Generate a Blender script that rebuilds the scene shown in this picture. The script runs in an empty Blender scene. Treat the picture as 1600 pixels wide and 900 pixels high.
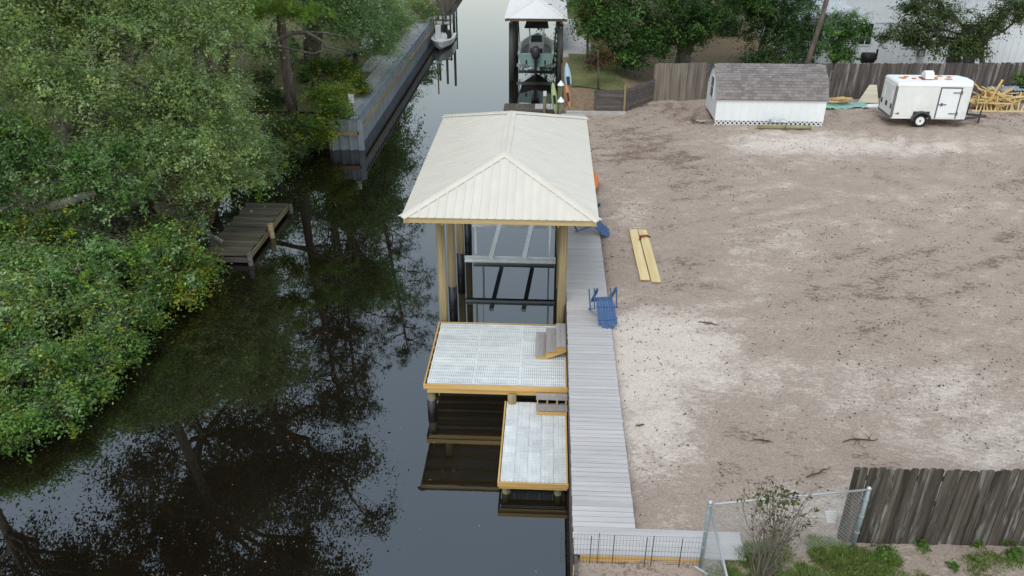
import bpy, math, random
import numpy as np
from mathutils import Matrix, Vector

random.seed(7)
S = bpy.context.scene
COL = S.collection
PI = math.pi
R = math.radians

# ------------------------------------------------------------------ camera
CF, CTH, CPS, CRO, CH = 1260.5, R(28.057), R(2.613), R(0.085), 13.065
_fw = np.array([-math.sin(CPS)*math.cos(CTH), math.cos(CPS)*math.cos(CTH), -math.sin(CTH)])
_r = np.array([math.cos(CPS), math.sin(CPS), 0.0])
_u = np.cross(_r, _fw)
_r, _u = _r*math.cos(CRO)+_u*math.sin(CRO), -_r*math.sin(CRO)+_u*math.cos(CRO)
_C = np.array([0, 0, CH])


def at(px, py, Y):
    """the place in the world at depth Y that a spot of the photograph shows"""
    d = _fw+(px-800)/CF*_r-(py-450)/CF*_u
    return _C+d*Y/d[1]


def atz(px, py, z):
    d = _fw+(px-800)/CF*_r-(py-450)/CF*_u
    return _C+d*(z-CH)/d[2]


cd = bpy.data.cameras.new('camera')
cam = bpy.data.objects.new('camera', cd)
COL.objects.link(cam)
cd.sensor_width = 36
cd.lens = CF/1600*36
cd.clip_end = 2000
m = Matrix(((_r[0], _u[0], -_fw[0], 0), (_r[1], _u[1], -_fw[1], 0), (_r[2], _u[2], -_fw[2], CH), (0, 0, 0, 1)))
cam.matrix_world = m
S.camera = cam

# ------------------------------------------------------------------ sky, sun, exposure
W = bpy.data.worlds.new('World')
S.world = W
W.use_nodes = True
nt = W.node_tree
nt.nodes.clear()
sky = nt.nodes.new('ShaderNodeTexSky')
sky.sky_type = 'NISHITA'
sky.sun_disc = False
sky.sun_elevation = R(55)
sky.sun_rotation = R(195)
sky.air_density = 2.0
sky.dust_density = 0.6
sky.ozone_density = 1.0
hs = nt.nodes.new('ShaderNodeHueSaturation')
hs.inputs['Saturation'].default_value = 0.62
bg = nt.nodes.new('ShaderNodeBackground')
bg.inputs['Strength'].default_value = 0.15
wo = nt.nodes.new('ShaderNodeOutputWorld')
gm = nt.nodes.new('ShaderNodeGamma')   # a cloud layer evens the brightness of the sky out
gm.inputs[1].default_value = 0.7
nt.links.new(sky.outputs[0], gm.inputs[0])
nt.links.new(gm.outputs[0], hs.inputs['Color'])
nt.links.new(hs.outputs[0], bg.inputs[0])
nt.links.new(bg.outputs[0], wo.inputs[0])

sl = bpy.data.lights.new('sun', 'SUN')
sl.energy = 0.5
sl.angle = R(24)
sl.color = (1, 0.97, 0.93)
so = bpy.data.objects.new('sun', sl)
COL.objects.link(so)
_az, _el = R(195), R(55)
sdir = Vector((math.sin(_az)*math.cos(_el), math.cos(_az)*math.cos(_el), math.sin(_el)))
so.rotation_euler = sdir.to_track_quat('Z', 'Y').to_euler()
so.location = (0, -20, 40)

S.view_settings.view_transform = 'Standard'
S.view_settings.look = 'None'
S.view_settings.exposure = 1.3
S.view_settings.gamma = 1
S.view_settings.use_curve_mapping = False
S.cycles.max_bounces = 8
S.cycles.transparent_max_bounces = 8


# ------------------------------------------------------------------ helpers
class MB:
    """collects shapes, links them as one mesh object"""

    def __init__(self):
        self.v, self.f = [], []

    def add(self, vs, fs):
        n = len(self.v)
        self.v += [tuple(map(float, p)) for p in vs]
        self.f += [tuple(n+i for i in q) for q in fs]
        return self

    def box(self, x0, x1, y0, y1, z0, z1):
        return self.add([(x0, y0, z0), (x1, y0, z0), (x1, y1, z0), (x0, y1, z0), (x0, y0, z1), (x1, y0, z1), (x1, y1, z1), (x0, y1, z1)],
                        [(0, 3, 2, 1), (4, 5, 6, 7), (0, 1, 5, 4), (1, 2, 6, 5), (2, 3, 7, 6), (3, 0, 4, 7)])

    def bar(self, p, q, w, h, up=(0, 0, 1)):
        """square-section stick from p to q, w across, h along up"""
        p, q = Vector(p), Vector(q)
        d = (q-p).normalized()
        up = Vector(up)
        s = d.cross(up)
        if s.length < 1e-4:
            s = d.cross(Vector((1, 0, 0)))
        s.normalize()
        t = s.cross(d).normalized()
        a, b = s*w/2, t*h/2
        vs = [p-a-b, p+a-b, p+a+b, p-a+b, q-a-b, q+a-b, q+a+b, q-a+b]
        return self.add(vs, [(0, 1, 2, 3), (7, 6, 5, 4), (0, 4, 5, 1), (1, 5, 6, 2), (2, 6, 7, 3), (3, 7, 4, 0)])

    def tube(self, pts, rad, n=8, cap=True):
        pts = [Vector(p) for p in pts]
        if not hasattr(rad, '__len__'):
            rad = [rad]*len(pts)
        base = len(self.v)
        pa = None
        for i, p in enumerate(pts):
            d = (pts[min(i+1, len(pts)-1)]-pts[max(i-1, 0)])
            d = d.normalized() if d.length > 1e-9 else Vector((0, 0, 1))
            if pa is None:
                a = d.cross(Vector((0.3, 1, 0.1)))
                if a.length < 1e-3:
                    a = d.cross(Vector((1, 0, 0)))
            else:
                a = pa-d*pa.dot(d)
            a.normalize()
            pa = a
            b = d.cross(a)
            for k in range(n):
                t = 2*PI*k/n
                self.v.append(tuple(p+(a*math.cos(t)+b*math.sin(t))*rad[i]))
        for i in range(len(pts)-1):
            for k in range(n):
                k2 = (k+1) % n
                self.f.append((base+i*n+k, base+i*n+k2, base+(i+1)*n+k2, base+(i+1)*n+k))
        if cap:
            self.f.append(tuple(base+k for k in range(n))[::-1])
            self.f.append(tuple(base+(len(pts)-1)*n+k for k in range(n)))
        return self

    def prism(self, poly, vec):
        """polygon (3D points) pushed along vec"""
        n = len(poly)
        vec = Vector(vec)
        a = [Vector(p) for p in poly]
        vs = a+[p+vec for p in a]
        fs = [tuple(range(n))[::-1], tuple(range(n, 2*n))]
        for i in range(n):
            j = (i+1) % n
            fs.append((i, j, n+j, n+i))
        return self.add(vs, fs)

    def mesh(self, name, mat=None, smooth=False):
        me = bpy.data.meshes.new(name)
        me.from_pydata(self.v, [], self.f)
        if mat:
            me.materials.append(mat)
        if smooth:
            me.polygons.foreach_set('use_smooth', [True]*len(me.polygons))
        me.update()
        return me

    def build(self, name, mat=None, parent=None, smooth=False, kind=None, label=None, bevel=0, local=False):
        o = bpy.data.objects.new(name, self.mesh(name, mat, smooth))
        COL.objects.link(o)
        adopt(o, parent, local)
        if kind:
            o['kind'] = kind
        if label:
            o['label'] = label
        if bevel:
            b = o.modifiers.new('edge', 'BEVEL')
            b.width = bevel
            b.segments = 2
            b.limit_method = 'ANGLE'
        return o


def adopt(o, parent, local=False):
    if parent is not None:
        o.parent = parent
        if not local and parent.parent is None:
            o.matrix_parent_inverse = parent.matrix_basis.inverted()


def piece(name, me, parent, loc=(0, 0, 0), rot=(0, 0, 0), scale=(1, 1, 1), local=False, label=None):
    o = bpy.data.objects.new(name, me)
    COL.objects.link(o)
    o.location, o.rotation_euler, o.scale = loc, rot, scale
    adopt(o, parent, local)
    if label:
        o['label'] = label
    return o


def tag(o, label, cat, group=None):
    o['label'] = label
    o['category'] = cat
    if group:
        o['group'] = group
    return o


def thing(name, label, cat, loc=(0, 0, 0), rotz=0, group=None):
    o = bpy.data.objects.new(name, None)
    COL.objects.link(o)
    o.empty_display_size = 0.2
    o.location = loc
    o.rotation_euler = (0, 0, rotz)
    return tag(o, label, cat, group)


def copy_tree(root, loc, rotz, label, group=None):
    r = root.copy()
    COL.objects.link(r)
    r.location = loc
    r.rotation_euler = (0, 0, rotz)
    r['label'] = label
    if group:
        r['group'] = group
    for ch in list(root.children):
        c = ch.copy()
        COL.objects.link(c)
        c.parent = r
        for g in list(ch.children):
            d = g.copy()
            COL.objects.link(d)
            d.parent = c
    return r


# ------------------------------------------------------------------ materials
class NT:
    def __init__(self, name):
        self.m = bpy.data.materials.new(name)
        self.m.use_nodes = True
        self.t = self.m.node_tree
        self.p = self.t.nodes['Principled BSDF']

    def n(self, typ, **kw):
        x = self.t.nodes.new(typ)
        for k, v in kw.items():
            setattr(x, k, v)
        return x

    def l(self, a, b):
        self.t.links.new(a, b)

    def coord(self, scale=(1, 1, 1), rand=True, which='Object'):
        tc = self.n('ShaderNodeTexCoord')
        mp = self.n('ShaderNodeMapping')
        mp.inputs['Scale'].default_value = scale
        self.l(tc.outputs[which], mp.inputs['Vector'])
        if rand:
            oi = self.n('ShaderNodeObjectInfo')
            mu = self.n('ShaderNodeMath', operation='MULTIPLY')
            mu.inputs[1].default_value = 37.0
            self.l(oi.outputs['Random'], mu.inputs[0])
            self.l(mu.outputs[0], mp.inputs['Location'])
        return mp.outputs[0]

    def noise(self, vec, scale, detail=4, rough=0.55):
        x = self.n('ShaderNodeTexNoise')
        x.inputs['Scale'].default_value = scale
        x.inputs['Detail'].default_value = detail
        x.inputs['Roughness'].default_value = rough
        if vec:
            self.l(vec, x.inputs['Vector'])
        return x.outputs['Fac']

    def ramp(self, fac, stops):
        x = self.n('ShaderNodeValToRGB')
        el = x.color_ramp.elements
        while len(el) < len(stops):
            el.new(0.5)
        for e, (p, c) in zip(el, stops):
            e.position = p
            e.color = (*c, 1) if len(c) == 3 else c
        self.l(fac, x.inputs[0])
        return x.outputs[0]

    def mix(self, fac, a, b, mode='MIX'):
        x = self.n('ShaderNodeMix', data_type='RGBA', blend_type=mode)
        for s, v in ((0, fac), (6, a), (7, b)):
            if hasattr(v, 'links') or hasattr(v, 'is_linked'):
                self.l(v, x.inputs[s])
            elif s == 0:
                x.inputs[0].default_value = v
            else:
                x.inputs[s].default_value = (*v, 1)
        return x.outputs[2]

    def bump(self, h, strength=0.3, dist=0.02):
        b = self.n('ShaderNodeBump')
        b.inputs['Strength'].default_value = strength
        b.inputs['Distance'].default_value = dist
        self.l(h, b.inputs['Height'])
        self.l(b.outputs[0], self.p.inputs['Normal'])

    def vary(self, col, amount):
        """every piece a little lighter or darker than the next"""
        oi = self.n('ShaderNodeObjectInfo')
        mr = self.n('ShaderNodeMapRange')
        mr.inputs[3].default_value = 1-amount
        mr.inputs[4].default_value = 1+amount
        self.l(oi.outputs['Random'], mr.inputs[0])
        h = self.n('ShaderNodeHueSaturation')
        self.l(col, h.inputs['Color'])
        self.l(mr.outputs[0], h.inputs['Value'])
        return h.outputs[0]

    def base(self, col):
        self.l(col, self.p.inputs['Base Color'])


def plain(name, c, rough=0.5, metal=0.0, dirt=0.12, scale=6, vary=0.0, spec=None, bump=0.0):
    k = NT(name)
    f = k.noise(k.coord(rand=True), scale, 5, 0.6)
    col = k.ramp(f, [(0.25, tuple(x*(1-dirt) for x in c)), (0.7, tuple(min(1, x*(1+dirt*0.5)) for x in c))])
    if vary:
        col = k.vary(col, vary)
    k.base(col)
    k.p.inputs['Roughness'].default_value = rough
    k.p.inputs['Metallic'].default_value = metal
    if spec is not None:
        k.p.inputs['Specular IOR Level'].default_value = spec
    if bump:
        k.bump(f, bump, 0.02)
    return k.m


def wood(name, dark, light, axis=0, rough=0.75, vary=0.12, scale=14, stretch=0.06, contrast=(0.35, 0.65), blotch=None, bump=0.3):
    k = NT(name)
    sc = [1, 1, 1]
    sc[axis] = stretch
    vec = k.coord(tuple(sc))
    f = k.noise(vec, scale, 6, 0.65)
    col = k.ramp(f, [(contrast[0], dark), (contrast[1], light)])
    if blotch:
        sc2 = [1, 1, 1]
        sc2[axis] = 0.13
        g = k.noise(k.coord(tuple(sc2)), blotch[1], 4, 0.6)
        msk = k.ramp(g, [(blotch[2], (0, 0, 0)), (blotch[3], (1, 1, 1))])
        col = k.mix(msk, col, blotch[0])
    col = k.vary(col, vary)
    k.base(col)
    k.p.inputs['Roughness'].default_value = rough
    if bump:
        k.bump(f, bump, 0.01)
    return k.m


M = {}
M['plank'] = wood('composite_plank', (0.40, 0.385, 0.375), (0.50, 0.485, 0.475), 0, 0.6, 0.06, 10, 0.05, bump=0.1)
M['tread'] = wood('composite_tread', (0.27, 0.25, 0.24), (0.36, 0.335, 0.325), 1, 0.65, 0.07, 10, 0.05, bump=0.1)
M['grate'] = plain('moulded_grate', (0.72, 0.75, 0.745), 0.5, vary=0.06, dirt=0.2, scale=3)
M['lumber'] = wood('new_lumber', (0.48, 0.27, 0.075), (0.66, 0.43, 0.16), 0, 0.7, 0.1, 9, 0.05)
M['lumber_y'] = wood('new_lumber_long', (0.48, 0.27, 0.075), (0.66, 0.43, 0.16), 1, 0.7, 0.1, 9, 0.05)
M['fascia'] = wood('weathering_fascia', (0.40, 0.29, 0.13), (0.56, 0.43, 0.22), 0, 0.7, 0.05, 8, 0.05)
M['pale_board'] = wood('pale_board', (0.56, 0.42, 0.19), (0.70, 0.56, 0.30), 1, 0.7, 0.08, 8, 0.05)
M['pile'] = wood('treated_pile', (0.20, 0.15, 0.075), (0.36, 0.28, 0.155), 2, 0.8, 0.12, 10, 0.05)
M['pile_green'] = wood('greened_pile', (0.10, 0.10, 0.05), (0.24, 0.22, 0.12), 2, 0.8, 0.12, 10, 0.05)
M['pile_dark'] = wood('dark_pile', (0.05, 0.055, 0.05), (0.11, 0.115, 0.10), 2, 0.8, 0.12, 10, 0.05)
M['roof_edge'] = wood('brown_fascia', (0.11, 0.075, 0.06), (0.20, 0.145, 0.115), 0, 0.7, 0.05, 8, 0.05)
M['wrap'] = plain('pile_wrap', (0.012, 0.013, 0.017), 0.38, scale=4, dirt=0.3)
M['roof'] = plain('cream_roof_metal', (0.64, 0.605, 0.525), 0.42, dirt=0.07, scale=1.2, vary=0.012, spec=0.4)
M['roof_white'] = plain('white_roof_metal', (0.78, 0.78, 0.78), 0.42, dirt=0.05, scale=2)
M['alu'] = plain('aluminium', (0.76, 0.78, 0.79), 0.45, 0.1, dirt=0.15)
M['galv'] = plain('galvanised_steel', (0.50, 0.52, 0.54), 0.42, 0.5, dirt=0.15)
M['galv_green'] = plain('weathered_galvanised_post', (0.25, 0.31, 0.32), 0.5, 0.3, dirt=0.25)
M['wire'] = plain('galvanised_wire', (0.42, 0.45, 0.45), 0.5, 0.4)
M['black_wire'] = plain('black_wire', (0.012, 0.012, 0.014), 0.5)
M['blue'] = plain('blue_plastic', (0.026, 0.085, 0.215), 0.42, dirt=0.2, vary=0.05)
M['blue_dark'] = plain('navy_plastic', (0.012, 0.04, 0.15), 0.45, dirt=0.2)
M['orange'] = plain('orange_plastic', (0.75, 0.17, 0.03), 0.4)
M['picket'] = wood('dark_picket', (0.022, 0.017, 0.013), (0.105, 0.088, 0.07), 2, 0.85, 0.35, 12, 0.05, (0.36, 0.64), blotch=((0.18, 0.175, 0.16), 6.0, 0.53, 0.62))
M['picket_far'] = wood('brown_picket', (0.05, 0.04, 0.038), (0.125, 0.105, 0.097), 2, 0.85, 0.35, 9, 0.06, (0.35, 0.65), blotch=((0.20, 0.185, 0.175), 2.2, 0.54, 0.62))
M['picket_pale'] = wood('grey_picket', (0.13, 0.105, 0.085), (0.25, 0.22, 0.185), 2, 0.85, 0.18, 9, 0.06)
M['retain'] = wood('retaining_plank', (0.06, 0.05, 0.045), (0.15, 0.125, 0.115), 0, 0.85, 0.2, 9, 0.06)
M['old_plank'] = wood('old_dock_plank', (0.04, 0.034, 0.022), (0.125, 0.108, 0.07), 0, 0.85, 0.32, 9, 0.07)
M['old_rim'] = wood('old_dock_rim', (0.10, 0.085, 0.04), (0.23, 0.19, 0.095), 1, 0.85, 0.1, 9, 0.07)
M['white'] = plain('white_paint', (0.80, 0.82, 0.83), 0.45, dirt=0.06, scale=2)
M['shed_white'] = plain('shed_paint', (0.79, 0.82, 0.84), 0.6, dirt=0.05, scale=1.5)
M['house'] = plain('house_siding', (0.68, 0.73, 0.775), 0.6, dirt=0.06, scale=1.0)
M['dark'] = plain('dark_opening', (0.018, 0.019, 0.022), 0.5)
M['glass'] = plain('window_glass', (0.02, 0.024, 0.03), 0.06, dirt=0.02)
M['grey_glass'] = plain('shed_window_glass', (0.07, 0.095, 0.11), 0.08, dirt=0.02)
M['shingle'] = plain('shingle', (0.205, 0.185, 0.175), 0.9, vary=0.22, dirt=0.35, scale=16, bump=0.4)
M['black'] = plain('black_rubber', (0.014, 0.014, 0.015), 0.6)
M['greyp'] = plain('grey_plastic', (0.12, 0.12, 0.13), 0.4)
M['concrete'] = plain('concrete', (0.40, 0.385, 0.36), 0.85, dirt=0.25, scale=3, vary=0.06)
M['sheet'] = plain('vinyl_sheet_pile', (0.27, 0.295, 0.325), 0.55, dirt=0.25, scale=1.5, vary=0.08)
M['waler'] = wood('waler_timber', (0.20, 0.14, 0.07), (0.36, 0.28, 0.16), 1, 0.8, 0.1, 8, 0.05)
M['aqua'] = plain('aqua_gelcoat', (0.27, 0.41, 0.39), 0.3, dirt=0.08)
M['gel'] = plain('white_gelcoat', (0.80, 0.80, 0.76), 0.3, dirt=0.08)
M['deck_tan'] = plain('boat_deck', (0.46, 0.44, 0.40), 0.6, dirt=0.2)
M['canvas'] = plain('dark_canvas', (0.03, 0.035, 0.045), 0.8)
M['bark'] = wood('grey_bark', (0.085, 0.072, 0.06), (0.22, 0.195, 0.17), 2, 0.9, 0.12, 7, 0.25, bump=0.8)
M['pine_bark'] = wood('pine_bark', (0.07, 0.052, 0.045), (0.19, 0.145, 0.125), 2, 0.9, 0.12, 7, 0.25, bump=0.8)
M['twig'] = plain('twig_bark', (0.17, 0.145, 0.12), 0.9, dirt=0.3)
M['rust'] = plain('orange_leaf_litter', (0.55, 0.20, 0.05), 0.8, dirt=0.35, scale=9)
M['red'] = plain('dull_red', (0.30, 0.045, 0.03), 0.6)
M['tarp'] = plain('sea_green_tarp', (0.25, 0.44, 0.37), 0.5, dirt=0.3, scale=5)
M['tarp_blue'] = plain('grey_blue_tarp', (0.20, 0.25, 0.32), 0.5, dirt=0.3, scale=5)
M['ply'] = wood('pale_plywood', (0.46, 0.40, 0.29), (0.60, 0.54, 0.42), 0, 0.8, 0.1, 6, 0.1)
M['kay_blue'] = plain('pale_blue_kayak', (0.42, 0.60, 0.72), 0.4)
M['kay_lime'] = plain('lime_kayak', (0.42, 0.52, 0.24), 0.4)
M['kay_orange'] = plain('rust_orange_kayak', (0.50, 0.21, 0.09), 0.4)
M['fend'] = plain('trailer_fender', (0.05, 0.052, 0.055), 0.45)
M['trailer'] = plain('trailer_paint', (0.76, 0.775, 0.76), 0.4, dirt=0.1, scale=1.5)
M['pole_wood'] = wood('greenish_pole', (0.17, 0.16, 0.08), (0.33, 0.30, 0.17), 0, 0.85, 0.1, 8, 0.06)


def leaf_material(name, rough=0.5, trans=0.5):
    k = NT(name)
    a = k.n('ShaderNodeAttribute', attribute_name='leaf')
    k.base(a.outputs['Color'])
    k.p.inputs['Roughness'].default_value = rough
    k.p.inputs['Specular IOR Level'].default_value = 0.3
    tr = k.n('ShaderNodeBsdfTranslucent')
    k.l(a.outputs['Color'], tr.inputs['Color'])
    mx = k.n('ShaderNodeMixShader')
    mx.inputs[0].default_value = trans
    k.l(k.p.outputs[0], mx.inputs[1])
    k.l(tr.outputs[0], mx.inputs[2])
    k.l(mx.outputs[0], k.t.nodes['Material Output'].inputs['Surface'])
    return k.m


M['leaf'] = leaf_material('leaf')


def water_material():
    k = NT('canal_water')
    f = k.noise(k.coord((1, 1, 1), rand=False), 0.35, 3, 0.5)
    k.base(k.ramp(f, [(0.3, (0.006, 0.0042, 0.0024)), (0.7, (0.010, 0.0068, 0.0038))]))
    k.p.inputs['Roughness'].default_value = 0.0
    k.p.inputs['IOR'].default_value = 1.75
    k.p.inputs['Specular IOR Level'].default_value = 1.0
    k.p.inputs['Specular Tint'].default_value = (0.84, 0.93, 1.0, 1)
    g = k.noise(k.coord((0.7, 1.5, 1), rand=False), 1.6, 3, 0.5)
    k.bump(g, 0.02, 0.03)
    return k.m


M['water'] = water_material()


def sand_material():
    k = NT('sand')
    a = k.n('ShaderNodeAttribute', attribute_name='pale')
    n1 = k.noise(k.coord((1, 1, 1), rand=False), 1.5, 10, 0.75)
    # scuffed, slightly raked look: streaks along a slanting direction
    tc = k.n('ShaderNodeTexCoord')
    mp = k.n('ShaderNodeMapping')
    mp.inputs['Rotation'].default_value = (0, 0, R(35))
    mp.inputs['Scale'].default_value = (0.95, 1.9, 1)
    k.l(tc.outputs['Object'], mp.inputs['Vector'])
    n2 = k.noise(mp.outputs[0], 4.2, 10, 0.85)
    ad = k.n('ShaderNodeMath', operation='MULTIPLY_ADD')
    k.l(n1, ad.inputs[0])
    ad.inputs[1].default_value = 0.45
    k.l(a.outputs['Fac'], ad.inputs[2])
    ad2 = k.n('ShaderNodeMath', operation='MULTIPLY_ADD')
    k.l(n2, ad2.inputs[0])
    ad2.inputs[1].default_value = 0.95
    k.l(ad.outputs[0], ad2.inputs[2])
    n5 = k.noise(mp.outputs[0], 9.0, 6, 0.8)
    ad4 = k.n('ShaderNodeMath', operation='MULTIPLY_ADD')
    k.l(n5, ad4.inputs[0])
    ad4.inputs[1].default_value = 0.75
    k.l(ad2.outputs[0], ad4.inputs[2])
    ad2 = ad4
    col = k.ramp(ad2.outputs[0], [(0.82, (0.215, 0.156, 0.119)), (1.07, (0.285, 0.216, 0.171)), (1.26, (0.45, 0.367, 0.303))])
    hi = k.n('ShaderNodeMapRange')
    k.l(ad2.outputs[0], hi.inputs[0])
    hi.inputs[1].default_value = 1.20
    hi.inputs[2].default_value = 1.46
    col = k.mix(hi.outputs[0], col, (0.76, 0.665, 0.58))
    # dark crumbs of bark and leaf
    n3 = k.noise(mp.outputs[0], 11, 4, 0.75)
    mk = k.ramp(n3, [(0.63, (0, 0, 0)), (0.72, (.8, .8, .8))])
    col = k.mix(mk, col, (0.16, 0.115, 0.095))
    n4 = k.noise(k.coord((1, 1, 1), rand=False), 22, 4, 0.8)
    sp = k.ramp(n4, [(0.35, (0.72, 0.70, 0.69)), (0.65, (1.14, 1.14, 1.14))])
    col = k.mix(1.0, col, sp, 'MULTIPLY')
    k.base(col)
    k.p.inputs['Roughness'].default_value = 0.95
    k.p.inputs['Specular IOR Level'].default_value = 0.1
    ad3 = k.n('ShaderNodeMath', operation='MULTIPLY_ADD')
    k.l(n4, ad3.inputs[0])
    ad3.inputs[1].default_value = 0.3
    k.l(n2, ad3.inputs[2])
    k.bump(ad3.outputs[0], 0.7, 0.12)
    return k.m


M['sand'] = sand_material()


def yard_material(name, a, b, c, s=0.5):
    k = NT(name)
    v = k.coord((1, 1, 1), rand=False)
    n1 = k.noise(v, s, 6, 0.6)
    n2 = k.noise(v, 7, 5, 0.7)
    col = k.ramp(n1, [(0.35, a), (0.5, b), (0.65, c)])
    sp = k.ramp(n2, [(0.3, (0.55, 0.55, 0.55)), (0.7, (1.25, 1.25, 1.25))])
    k.base(k.mix(1.0, col, sp, 'MULTIPLY'))
    k.p.inputs['Roughness'].default_value = 0.95
    k.bump(n2, 0.6, 0.08)
    return k.m


M['yard'] = yard_material('yard_litter', (0.20, 0.15, 0.10), (0.25, 0.17, 0.10), (0.17, 0.17, 0.075), 0.35)
M['grass'] = yard_material('lawn', (0.10, 0.13, 0.035), (0.15, 0.16, 0.05), (0.20, 0.18, 0.075), 0.5)
M['soil'] = yard_material('bank_soil', (0.045, 0.032, 0.02), (0.075, 0.052, 0.032), (0.10, 0.095, 0.035), 0.6)
M['lawn_left'] = yard_material('shaded_lawn', (0.13, 0.13, 0.045), (0.17, 0.15, 0.055), (0.10, 0.12, 0.035), 0.7)


# ------------------------------------------------------------------ setting: water, ground, banks
def lattice(x, y, scale, seed):
    rg = np.random.default_rng(seed).random((256, 256))
    u, v = np.asarray(x)/scale+1000, np.asarray(y)/scale+1000
    i, j = np.floor(u).astype(int), np.floor(v).astype(int)
    a, b = u-i, v-j
    a, b = a*a*(3-2*a), b*b*(3-2*b)
    g = lambda p, q: rg[p % 256, q % 256]
    return g(i, j)*(1-a)*(1-b)+g(i+1, j)*a*(1-b)+g(i, j+1)*(1-a)*b+g(i+1, j+1)*a*b


def fbm(x, y, scale, seed, octs=4):
    t, w, s = 0, 1, 0
    for o in range(octs):
        t = t+w*lattice(x, y, scale/2**o, seed+o)
        s += w
        w *= 0.55
    return t/s


def grid_mesh(name, x0, x1, y0, y1, step, zfun, mat, attr=None, keep=None):
    nx, ny = int((x1-x0)/step)+1, int((y1-y0)/step)+1
    xs, ys = np.linspace(x0, x1, nx), np.linspace(y0, y1, ny)
    X, Y = np.meshgrid(xs, ys)
    Z = zfun(X, Y)
    co = np.stack([X, Y, Z], -1).reshape(-1, 3).astype(np.float32)
    i = np.arange(nx*ny).reshape(ny, nx)
    q = np.stack([i[:-1, :-1], i[:-1, 1:], i[1:, 1:], i[1:, :-1]], -1).reshape(-1, 4)
    if keep is not None:
        c = co[q].mean(1)
        q = q[keep(c[:, 0], c[:, 1])]
    me = quads(name, co, q, mat, True)
    if attr is not None:
        at_ = me.attributes.new('pale', 'FLOAT', 'POINT')
        at_.data.foreach_set('value', attr(X, Y).reshape(-1).astype(np.float32))
    o = bpy.data.objects.new(name, me)
    COL.objects.link(o)
    o['kind'] = 'structure'
    return o


def quads(name, co, q, mat, smooth=False):
    me = bpy.data.meshes.new(name)
    me.vertices.add(len(co))
    me.vertices.foreach_set('co', np.asarray(co, np.float32).reshape(-1))
    me.loops.add(len(q)*4)
    me.loops.foreach_set('vertex_index', np.asarray(q, np.int32).reshape(-1))
    me.polygons.add(len(q))
    me.polygons.foreach_set('loop_start', np.arange(0, len(q)*4, 4, dtype=np.int32))
    if smooth:
        me.polygons.foreach_set('use_smooth', np.ones(len(q), bool))
    me.materials.append(mat)
    me.update(calc_edges=True)
    return me


MB().add([(-60, -120, 0), (30, -120, 0), (30, 900, 0), (-60, 900, 0)], [(0, 1, 2, 3)]).build('water', M['water'], kind='structure')

BLOBS = [(2.3, 15.7, 1.0, 2.6, .42), (3.3, 18.3, 1.8, 1.8, .40), (4.3, 19.9, 1.5, 1.4, .20), (11.4, 36.4, 3.8, 1.9, .40), (16.2, 36.2, 4.5, 1.6, .24),
         (10.6, 15.0, 3.0, 1.2, .34), (9.4, 17.2, 2.4, 1.1, .24), (6.5, 23.3, .9, 2.2, .16), (8.2, 25.6, 1.2, 2.2, .14), (5.9, 12.5, 1.6, .8, .26),
         (3.0, 27.6, .9, 2.6, .22), (2.5, 19.3, .8, 1.6, .30), (4.8, 16.9, 1.5, 1.2, .12), (22.3, 38.2, 3, 1.6, .12), (16.5, 28.2, 3.0, 1.2, .12), (13.4, 30, 2.4, .8, .12),
         (4.8, 34, 2.2, 3.2, -.20), (4.9, 24.0, 1.5, 2.4, -.14), (3.9, 21.2, .9, .9, -.14), (3.7, 37, 2, 2.4, -.18), (6.6, 41.2, 2.2, 2.0, -.30), (3.0, 12.6, 1.4, 1.0, -.14),
         (8.4, 21, 2.4, 2.2, -.10), (6.0, 14.9, 1.6, 1.0, -.12), (18, 34, 5, 1.5, -.10), (13.5, 23.5, 3, 2.0, -.10), (19, 40.6, 5, 1.0, -.12)]


def pale(X, Y):
    p = 0.05+0.20*(fbm(X, Y*0.8, 3.2, 3, 5)-0.5)+0.34*(fbm(X+Y*0.5, (Y-X*0.4)*1.5, 1.1, 31, 4)-0.5)
    # sweeping marks left by a machine that dragged the lot
    p = p+0.05*np.sin(np.hypot(X-1.0, Y-44.0)*7.5+2.5*fbm(X, Y, 2.5, 91, 2))*np.clip(fbm(X, Y, 3.5, 93, 3)*2.4-0.75, 0, 1)
    for bx, by, rx, ry, s in BLOBS:
        p = p+(0.8 if s > 0 else 0.5)*s*np.exp(-(((X-bx)/rx)**2+((Y-by)/ry)**2))
    return p


def sandz(X, Y):
    z = 1.5+0.09*(fbm(X, Y, 2.2, 11, 4)-0.5)+0.11*(fbm(X*1.2+Y*0.4, Y*1.4-X*0.3, 0.5, 19, 3)-0.5)
    low = 1/(1+np.exp((Y-11.0)/0.07))*(1/(1+np.exp((X-3.4)/0.25)))
    under = 1/(1+np.exp((X-1.9)/0.03))
    return np.where(Y > 11.05, z-0.12*under, z-0.22*low)


sand = grid_mesh('sand_ground', 0.74, 36, 5, 47, 0.115, sandz, M['sand'], pale, keep=lambda x, y: y < 44.5+np.maximum(0, (x-10))*0.12)
MB().box(0.75, 500, -120, 900, 0.6, 1.18).build('terrain', M['yard'], kind='structure')


def yardz(X, Y):
    ed = 41.15+np.maximum(X-0.9, 0)*0.42
    return 1.50+0.70*np.clip((6.2-X)/2.5, 0, 1)*np.clip((Y-ed)/1.9, 0, 1)*np.clip((60-Y)/14, 0, 1)+0.12*np.clip((Y-ed)*2, 0, 1)*(fbm(X, Y, 4, 5, 3)-0.5)


grid_mesh('yard_ground', 0.8, 60, 41.0, 160, 0.5, yardz, M['yard'], keep=lambda x, y: (y > 44.6+np.maximum(0, (x-10))*0.11) | ((x < 5.4) & (y > 40.9+(x-0.9)*0.42)))
grid_mesh('lawn', 1.2, 4.6, 43.4, 95, 0.4, lambda X, Y: yardz(X, Y)+0.06-0.09*np.clip((X-3.6), 0, 1)*(1+np.sin(Y*1.7)*0.4), M['grass'])


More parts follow.
